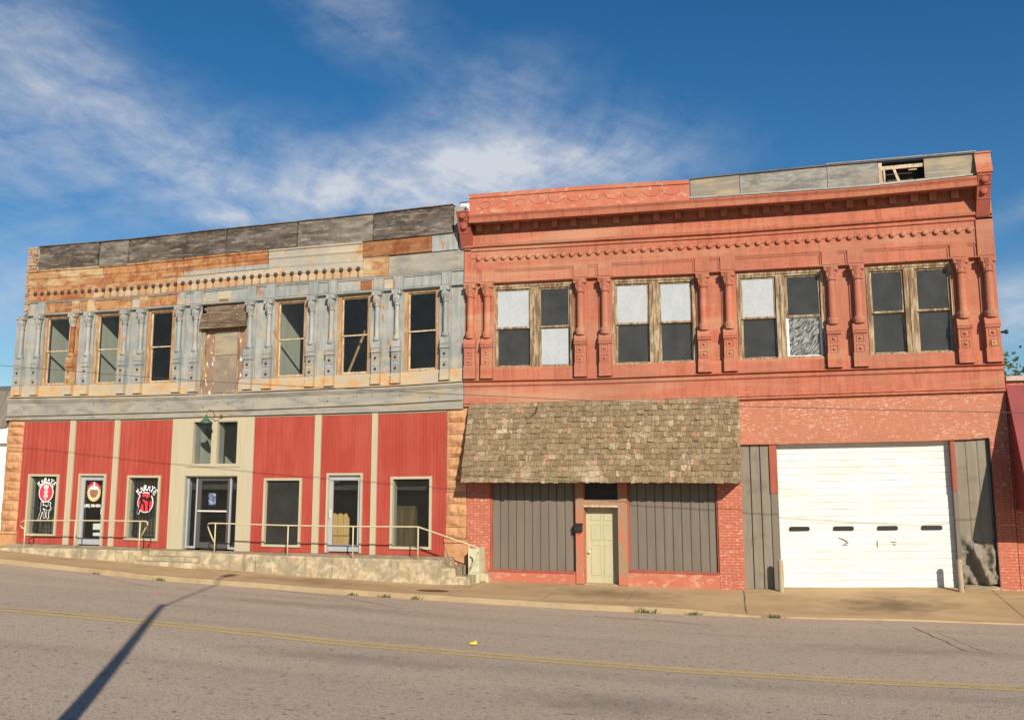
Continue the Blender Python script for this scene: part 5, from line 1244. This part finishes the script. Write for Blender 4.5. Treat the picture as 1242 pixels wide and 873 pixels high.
# white metal box between the two parapets
p0, p1 = at(556.5, 258, .32), at(569, 244.5, .32)
vb = empty('roof_vent', (p0.x + .2, .5, p0.z), 'white metal box standing on the roof between the two parapets', 'roof vent')
mb = MB(); mb.box(p0.x + .06, p1.x + .1, .32, .8, p0.z - .6, p1.z - .03, 9); mb.build('housing', M['white'], vb)
mb = MB(); mb.box(p0.x + .03, p1.x + .13, .29, .83, p1.z - .029, p1.z, 9); mb.build('cap', M['roofing'], vb)
# boards standing inside the right-hand glass door
cr = empty('timber_gate', (at(412, 665, .9).x, .9, V6), 'golden pine boards standing inside the plain glass door', 'boards')
x0, x1 = at(402, 640, .8).x, at(423.5, 640, .8).x; zt2 = at(412, 622, .8).z; zb2 = WTOP(x0)
for k in range(3):
    a = x0 + (x1 - x0) * k / 3; mb = MB(); pr = [(a + .006, zb2), (a + (x1 - x0) / 3 - .006, zb2), (a + (x1 - x0) / 3 - .006, zt2 - .06 - .12 * (k == 2)), (a + (x1 - x0) / 6, zt2), (a + .006, zt2 - .04)]; mb.prism(pr, .80, .825); mb.build('board', M['crate'], cr)
mb = MB(); mb.box(x0 + .01, x1 - .01, .826, .85, zb2 + .35, zb2 + .45, 9); mb.box(x0 + .01, x1 - .01, .77, .799, zb2 + .48, zb2 + .50, 9); mb.build('ledger', M['browntrim'], cr)
cb = empty('cabinet', (at(490, 665, 1.3).x, 1.4, V6), 'dim wooden cabinet standing inside the right-hand shop window', 'cabinet')
x0, x1 = at(479, 640, 1.2).x, at(503, 640, 1.2).x; zt2 = at(490, 612, 1.2).z
mb = MB(); mb.box(x0, x1, 1.2, 1.6, zb2, zt2, 9); mb.build('carcass', M['dim_wood'], cb)
mb = MB(); mb.box(x0 + .04, (x0 + x1) / 2 - .01, 1.18, 1.199, zb2 + .05, zt2 - .05, 9); mb.box((x0 + x1) / 2 + .01, x1 - .04, 1.18, 1.199, zb2 + .05, zt2 - .05, 9); mb.build('door', M['dim_wood'], cb)
bx = at(330, 655, .75); e = empty('cardboard_box', (bx.x, .85, bx.z - .25), 'brown cardboard box behind the plain window right of the entrance', 'box')
mb = MB(); mb.box(bx.x - .28, bx.x + .42, .7, 1.1, bx.z - .25, bx.z + .16, 9); mb.build('carton', M['dim_wood'], e)
mb = MB(); mb.quad((bx.x - .28, .7, bx.z + .161), (bx.x + .42, .7, bx.z + .161), (bx.x + .46, .58, bx.z + .26), (bx.x - .25, .58, bx.z + .24)); mb.build('flap', M['crate'], e)
pp_ = [at(355, 661, .1), at(363.5, 661, .1), at(363.5, 656, .1), at(357, 656, .1)]
mb = MB(); mb.poly([(p.x, .10 + .02 * (k > 1), p.z) for k, p in enumerate(pp_)]); mb.poly([(p.x, .106 + .02 * (k > 1), p.z) for k, p in enumerate(pp_)]); tag(mb.build('notice', M['pale_wall']), 'grey paper notice leaning in the corner of the plain shop window', 'notice')
sh = [at(113, 641, .5), at(124, 634.5, .5)]
e = empty('shelf_unit', (sh[0].x, .6, WTOP(sh[0].x)), 'white shelves standing inside the glass door with the round emblem', 'shelves')
for (py0, py1) in ((642, 635), (649.5, 646)):
    a, b = at(112.5, py0, .5), at(127, py1, .5); mb = MB(); mb.box(a.x, b.x, .5, .9, a.z, b.z, 9); mb.build('shelf', M['white'], e)
for px in (112.5, 126.6):
    a = at(px, 640, .5); mb = MB(); mb.box(a.x - .015, a.x + .015, .91, .95, WTOP(a.x), a.z + .15, 9); mb.build('upright', M['black'], e)
# cover plate on the walk, leaf on the road
p = at(525, 717, -2.6); mb = MB(); n = 20; mb.poly([(p.x + .45 * math.cos(2 * PI * i / n), -2.6 + .22 * math.sin(2 * PI * i / n), walk_z(p.x + .45 * math.cos(2 * PI * i / n), -2.6 + .22 * math.sin(2 * PI * i / n)) + .006) for i in range(n)])
tag(mb.build('meter_cover', M['rusty_iron']), 'rusty iron meter cover set in the sidewalk below the end steps', 'cover')
p = on_road(573, 782); mb = MB()
mb.poly([(p.x - .06, p.y, p.z + .012), (p.x - .02, p.y + .06, p.z + .05), (p.x + .09, p.y + .02, p.z + .02), (p.x + .02, p.y - .05, p.z + .014)]); mb.poly([(p.x + .0, p.y, p.z + .012), (p.x + .05, p.y + .03, p.z + .08), (p.x + .07, p.y + .02, p.z + .02)])
tag(mb.build('fallen_leaf', M['yellow_leaf']), 'small yellow leaf lying on the road beyond the centre line', 'leaf')
# weeds in the kerb joint
for k, (px, py, s, lb) in enumerate([(193,694,.9,'tall green weed in the kerb below the karate shop steps'), (427,718,.7,'short weed in the kerb below the second glass door'), (467,723,.8,'thin weed tuft in the kerb left of the meter cover'), (504,726,.9,'bushy weed tuft in the kerb just below the meter cover'), (784,743,1.2,'wide weed clump in the kerb right of the pale green door'), (842,745.5,.8,'low weed clump in the kerb below the awning end'), (937,750,1.0,'spreading weed clump at the driveway edge below the left bollard'), (116,698,.5,'tiny weed in the kerb below the left handrail')]):
    p = at(px, py, -3.43); z0 = road_z(p.x, -3.43); mb = MB()
    for i in range(26):
        ang = random.uniform(0, 2 * PI); r0 = random.uniform(0, .15 * s); bx, by = p.x + r0 * math.cos(ang) * 1.5, -3.43 - abs(r0 * math.sin(ang)) * .35
        h = random.uniform(.04, .13) * s; lean = Vector((random.uniform(-.1, .1), random.uniform(-.1, .04), 0)) * s; wd = random.uniform(.006, .014)
        mb.poly([(bx - wd, by, z0 - .01), (bx + wd, by, z0 - .01), (bx + lean.x * .6 + wd * .8, by + lean.y * .5, z0 + h * .6), (bx + lean.x, by + lean.y, z0 + h), (bx + lean.x * .6 - wd * .8, by + lean.y * .5, z0 + h * .6)])
    tag(mb.build('weed', M['green_leaf']), lb, 'weed', 'weeds along the kerb')
# neighbours
NL = empty('shop_building', (LX0 - 4, .2, 0), 'low white-sided shop with a brown metal mansard left of the grey building', 'building')
nx1 = LX0 - .10; nx0 = nx1 - 9
za, zb3, zc3 = at(5, 466, -.0).z, at(5, 518, -.0).z, at(5, 537, 0).z
gl_ = PBASE(-26) - .1
mb = MB(); prof = [(.30, gl_)]
zz = gl_
while zz < zc3 - .02: prof += [(.255, zz), (.275, zz + .12)]; zz += .122
prof += [(.30, zc3), (.5, zc3), (.5, gl_)]
mb.mould(nx0, nx1, prof, 5); mb.build('wall', M['white'], NL)
mb = MB(); mb.box(nx0, nx1, .5, 14, gl_, zb3, 5); mb.build('body', M['backwall'], NL)
mb = MB(); mb.box(nx0, nx1, .05, .6, zc3, zb3 - .001, 5); mb.build('fascia', M['white'], NL)
mb = MB()
x = nx0
mb.mould(nx0, nx1, [(-.05, zb3), (.55, za - .05), (.75, za + .02), (.75, zb3)], 5)
while x < nx1 - .03: mb.mould(x, x + .03, [(-.09, zb3 + .0), (.52, za - .01), (.56, za - .03), (-.04, zb3 - .0)], 9); x += .4
mb.build('mansard', M['brown_metal'], NL)
mb = MB(); mb.box(nx0, nx1, .5, 14, za - .25, za, 5); mb.build('roof', M['roofing'], NL)
NR = empty('shop_building', (RX1 + 4, 0, 0), 'low brick shop with a deep red metal awning right of the salmon building', 'building')
rx0 = RX1 + .02; rx1 = rx0 + 12
zt3 = at(1221, 467, -.0).z; yb4 = -1.38; zb4 = at(1236, 620, yb4).z
mb = MB(); mb.box(rx0, rx1, .02, 14, -.6, zt3 + .1, 5); mb.build('wall', M['brick'], NR)
mb = MB(); mb.mould(rx0 + .0, rx1, [(-.0, zt3), (yb4, zb4 + .05), (yb4 - .02, zb4), (yb4 + .04, zb4 + .0), (-.0, zt3 - .1)], 5)
x = rx0
while x < rx1: mb.mould(x, x + .03, [(-.0, zt3 + .05), (yb4 - .01, zb4 + .10), (yb4, zb4 + .05), (-.0, zt3)], 9); x += .42
mb.build('awning', M['red_metal'], NR)
mb = MB(); mb.prism([(0, 0)], 0, 0) if False else mb.poly([(rx0 + .012, -.01, zt3 - .1), (rx0 + .012, yb4 + .05, zb4), (rx0 + .012, -.01, zb4 - .0)]); mb.build('awning_cheek', M['red_metal'], NR)
mb = MB(); mb.box(rx0 + .002, rx1, -.08, .1, zt3 + .101, zt3 + .22, 5); mb.build('coping', M['cap_metal'], NR)
mb = MB(); mb.box(rx0, rx1, .1, 14, zt3 + .1, zt3 + .16, 5); mb.build('roof', M['roofing'], NR)
# tree behind the right-hand shop
def tree(x, y, zg, H, cr_r, label, n=9000):
    t = empty('tree', (x, y, zg), label, 'tree'); mb = MB()
    mb.tube([(x, y, zg), (x + .1, y, zg + H * .25), (x - .05, y + .1, zg + H * .5), (x, y, zg + H * .8)], .3, 9, .06)
    tips = []
    for k in range(14):
        a = k * 2.4; h = H * random.uniform(.35, .7); L_ = cr_r * random.uniform(.6, 1.05)
        e = Vector((x + L_ * math.cos(a), y + L_ * math.sin(a), zg + h + L_ * random.uniform(.3, .75))); m_ = Vector((x, y, zg + h)).lerp(e, .5) + Vector((0, 0, .2))
        mb.tube([(x, y, zg + h), m_, e], .09, 6, .02); tips += [e, m_.lerp(e, .5)]
    mb.build('trunk', M['bark'], t)
    mb = MB()
    for k in range(n):
        c = random.choice(tips); s = cr_r * .28
        p = c + Vector((random.gauss(0, s), random.gauss(0, s), random.gauss(0, s * .8))); L_ = random.uniform(.16, .32)
        d = Vector((random.uniform(-1, 1), random.uniform(-1, 1), random.uniform(-.8, .8))).normalized(); b = d.orthogonal().normalized() * L_ * .35
        mb.poly([p, p + d * L_ * .5 + b, p + d * L_, p + d * L_ * .5 - b])
    mb.build('crown', M['leaf'], t); return t
q_ = at(1236, 442, 12.0); tree(q_.x + .1, 12.0 + 3.5, 0, q_.z + 1.2, 2.2, 'green tree rising behind the low shop with the red awning')
# street light on the near kerb, whose shadow lies across the road
SUN_AZ, SUN_EL = math.radians(-33.5), math.radians(25.4)      # heading of the light from +y toward +x
sd = Vector((math.sin(SUN_AZ) * math.cos(SUN_EL), math.cos(SUN_AZ) * math.cos(SUN_EL), -math.sin(SUN_EL)))
tip = on_road(195, 735); near = on_road(82, 873)
ybase = -21.2; xbase = tip.x + (near.x - tip.x) * (ybase - tip.y) / (near.y - tip.y); k = (tip.y - ybase) / sd.y; top = tip - sd * k
head_s = on_road(272, 704); kk = (head_s.y - (ybase + 2.6)) / sd.y; head = head_s - sd * kk
print('POLE', top, xbase); sl_ = empty('street_light', (xbase, ybase, road_z(xbase, ybase)), 'tall timber street light pole casting its shadow across the road', 'street light')
mb = MB(); mb.tube([(xbase, ybase, road_z(xbase, ybase) - .3), (top.x, ybase, top.z + .15)], .10, 14, .065); mb.build('pole', M['polewood'], sl_, smooth=True)
hv = head - Vector((top.x, ybase, top.z)); mb = MB(); t0 = Vector((top.x, ybase, top.z - .15))
mb.tube([t0, t0.lerp(head, .35) + Vector((0, 0, .12)), t0.lerp(head, .7) + Vector((0, 0, .1)), head], .03, 8); mb.build('arm', M['silver'], sl_, smooth=True)
hd_ = (head - t0); hd_.z = 0; hd_.normalize(); sdv = Vector((-hd_.y, hd_.x, 0)); mb = MB(); R_ = []
for (u, w, h1, h0) in ((-.15, .05, .05, -.04), (.05, .13, .09, -.07), (.35, .17, .08, -.10), (.6, .11, .05, -.06), (.68, .03, .0, -.02)):
    c = head + hd_ * u; R_.append([mb.vert(*(c + sdv * (w * math.cos(2 * PI * i / 12)) + Vector((0, 0, (h1 if math.sin(2 * PI * i / 12) > 0 else -h0) * math.sin(2 * PI * i / 12))))) for i in range(12)])
mb.face(R_[0][::-1]); mb.face(R_[-1])
for a, b in zip(R_, R_[1:]):
    for i in range(12): j = (i + 1) % 12; mb.face([a[i], a[j], b[j], b[i]])
mb.build('lamp_head', M['silver'], sl_, smooth=True)

# ------------------------------------------------------------------ sky, sun, camera
w = bpy.data.worlds.new('World'); S.world = w; w.use_nodes = True; nt = w.node_tree; N = nt.nodes
bg = N['Background']; sky = N.new('ShaderNodeTexSky'); sky.sky_type = 'NISHITA'; sky.sun_disc = False
sky.sun_elevation = SUN_EL; sky.sun_rotation = math.atan2(-sd.x, -sd.y); sky.air_density = 1.0; sky.dust_density = .25; sky.ozone_density = 3.0
tc = N.new('ShaderNodeTexCoord'); nrm = N.new('ShaderNodeVectorMath'); nrm.operation = 'NORMALIZE'; nt.links.new(tc.outputs['Generated'], nrm.inputs[0])
DIR = nrm.outputs[0]
def mth(op, *a):
    m = N.new('ShaderNodeMath'); m.operation = op
    for i, s in enumerate(a):
        if isinstance(s, (int, float)): m.inputs[i].default_value = s
        else: nt.links.new(s, m.inputs[i])
    return m.outputs[0]
def dot(v):
    m = N.new('ShaderNodeVectorMath'); m.operation = 'DOT_PRODUCT'; nt.links.new(DIR, m.inputs[0]); m.inputs[1].default_value = v; return m.outputs['Value']
def cloud_patch(px, py, rx_, ry_, tilt, amp):
    """soft elliptical patch of cloud around a sky direction (radii in degrees)"""
    c = ray(px, py).normalized(); e = Vector((c.y, -c.x, 0)).normalized(); n_ = e.cross(c)
    t = math.radians(tilt); a = e * math.cos(t) + n_ * math.sin(t); b = n_ * math.cos(t) - e * math.sin(t)
    u = mth('DIVIDE', dot(a), math.sin(math.radians(rx_))); v = mth('DIVIDE', dot(b), math.sin(math.radians(ry_)))
    d = mth('ADD', mth('MULTIPLY', u, u), mth('MULTIPLY', v, v))
    g = mth('POWER', 2.718, mth('MULTIPLY', d, -1.0))
    return mth('MULTIPLY', mth('MULTIPLY', g, mth('GREATER_THAN', dot(c), 0)), amp)
patches = [(60,80,7,3.2,-28,.45), (170,150,8,2.8,-32,.46), (0,130,4,6,0,.42), (90,215,7,2.6,-8,.55), (270,235,5,2.0,-35,.45), (330,190,7,2.6,-10,.35), (490,215,8.5,2.7,8,1.05), (650,190,8,2.6,10,.62), (570,145,7,2.2,24,.38), (740,200,6,2.0,2,.5), (470,25,4.5,2.6,-30,.28), (395,10,4,2,-25,.25), (600,90,4,2,20,.22), (380,250,7,1.8,5,.5), (640,225,11,2.0,4,.38), (20,350,5,3.2,0,.75), (1250,372,3.4,1.9,10,1.5), (1240,255,3,.9,20,.45), (260,262,3.4,.35,3,.4)]
tot = None
for p in patches:
    g = cloud_patch(*p); tot = g if tot is None else mth('ADD', tot, g)
def nz(sc, stretch, rot, det, rough, dist=0):
    r = N.new('ShaderNodeVectorRotate'); r.rotation_type = 'Y_AXIS'; r.inputs['Angle'].default_value = rot; nt.links.new(DIR, r.inputs[0])
    v = N.new('ShaderNodeVectorMath'); v.operation = 'MULTIPLY'; v.inputs[1].default_value = stretch; nt.links.new(r.outputs[0], v.inputs[0])
    t = N.new('ShaderNodeTexNoise'); t.inputs['Scale'].default_value = sc; t.inputs['Detail'].default_value = det; t.inputs['Roughness'].default_value = rough; t.inputs['Distortion'].default_value = dist
    nt.links.new(v.outputs[0], t.inputs['Vector']); return t.outputs['Fac']
n1 = nz(4.6, (1, 1, 2.0), .35, 9, .60, .9); n2 = nz(15, (1, 1, 2.6), -.4, 8, .60, .5)
wis = mth('ADD', mth('MULTIPLY', n1, .64), mth('MULTIPLY', n2, .36))
def mrange(x, a, b, c=0, d=1, smooth=True):
    m = N.new('ShaderNodeMapRange'); m.interpolation_type = 'SMOOTHSTEP' if smooth else 'LINEAR'
    m.inputs[1].default_value = a; m.inputs[2].default_value = b; m.inputs[3].default_value = c; m.inputs[4].default_value = d; nt.links.new(x, m.inputs[0]); return m.outputs[0]
n3 = nz(30, (1, 1, 2.2), .15, 6, .55, .3)
cov = mth('MULTIPLY', mth('MULTIPLY', tot, mrange(wis, .36, .66, .10, 1.5, False)), mrange(n3, .3, .7, .78, 1.22, False))
cov = mrange(cov, .04, 1.95, 0, .98, False)
mixc = N.new('ShaderNodeMix'); mixc.data_type = 'RGBA'; nt.links.new(cov, mixc.inputs[0])
hs = N.new('ShaderNodeHueSaturation'); hs.inputs['Saturation'].default_value = 1.32; hs.inputs['Value'].default_value = 1.0; nt.links.new(sky.outputs[0], hs.inputs['Color'])
nt.links.new(hs.outputs[0], mixc.inputs[6]); mixc.inputs[7].default_value = (6.7, 7.1, 7.8, 1)
nt.links.new(mixc.outputs[2], bg.inputs[0]); bg.inputs[1].default_value = .07
sun = bpy.data.lights.new('sun', 'SUN'); sun.energy = 5.0; sun.angle = math.radians(.53); sun.color = (1, .87, .70)
so = bpy.data.objects.new('sun', sun); COL.objects.link(so); so.rotation_euler = sd.to_track_quat('-Z', 'Y').to_euler(); so.location = (20, -40, 30)
cam = bpy.data.cameras.new('camera'); co = bpy.data.objects.new('camera', cam); COL.objects.link(co)
cam.sensor_width = 36; cam.lens = 36 * FPX / PW; cam.clip_end = 3000; cam.clip_start = .1
co.matrix_world = Matrix(((_r.x, _u.x, -_f.x, CAM.x), (_r.y, _u.y, -_f.y, CAM.y), (_r.z, _u.z, -_f.z, CAM.z), (0, 0, 0, 1)))
S.camera = co
S.view_settings.view_transform = 'Standard'; S.view_settings.look = 'None'; S.view_settings.gamma = 1; S.view_settings.exposure = 0.42; S.view_settings.use_curve_mapping = False
S.cycles.max_bounces = 6; S.cycles.transparent_max_bounces = 12; S.cycles.diffuse_bounces = 3
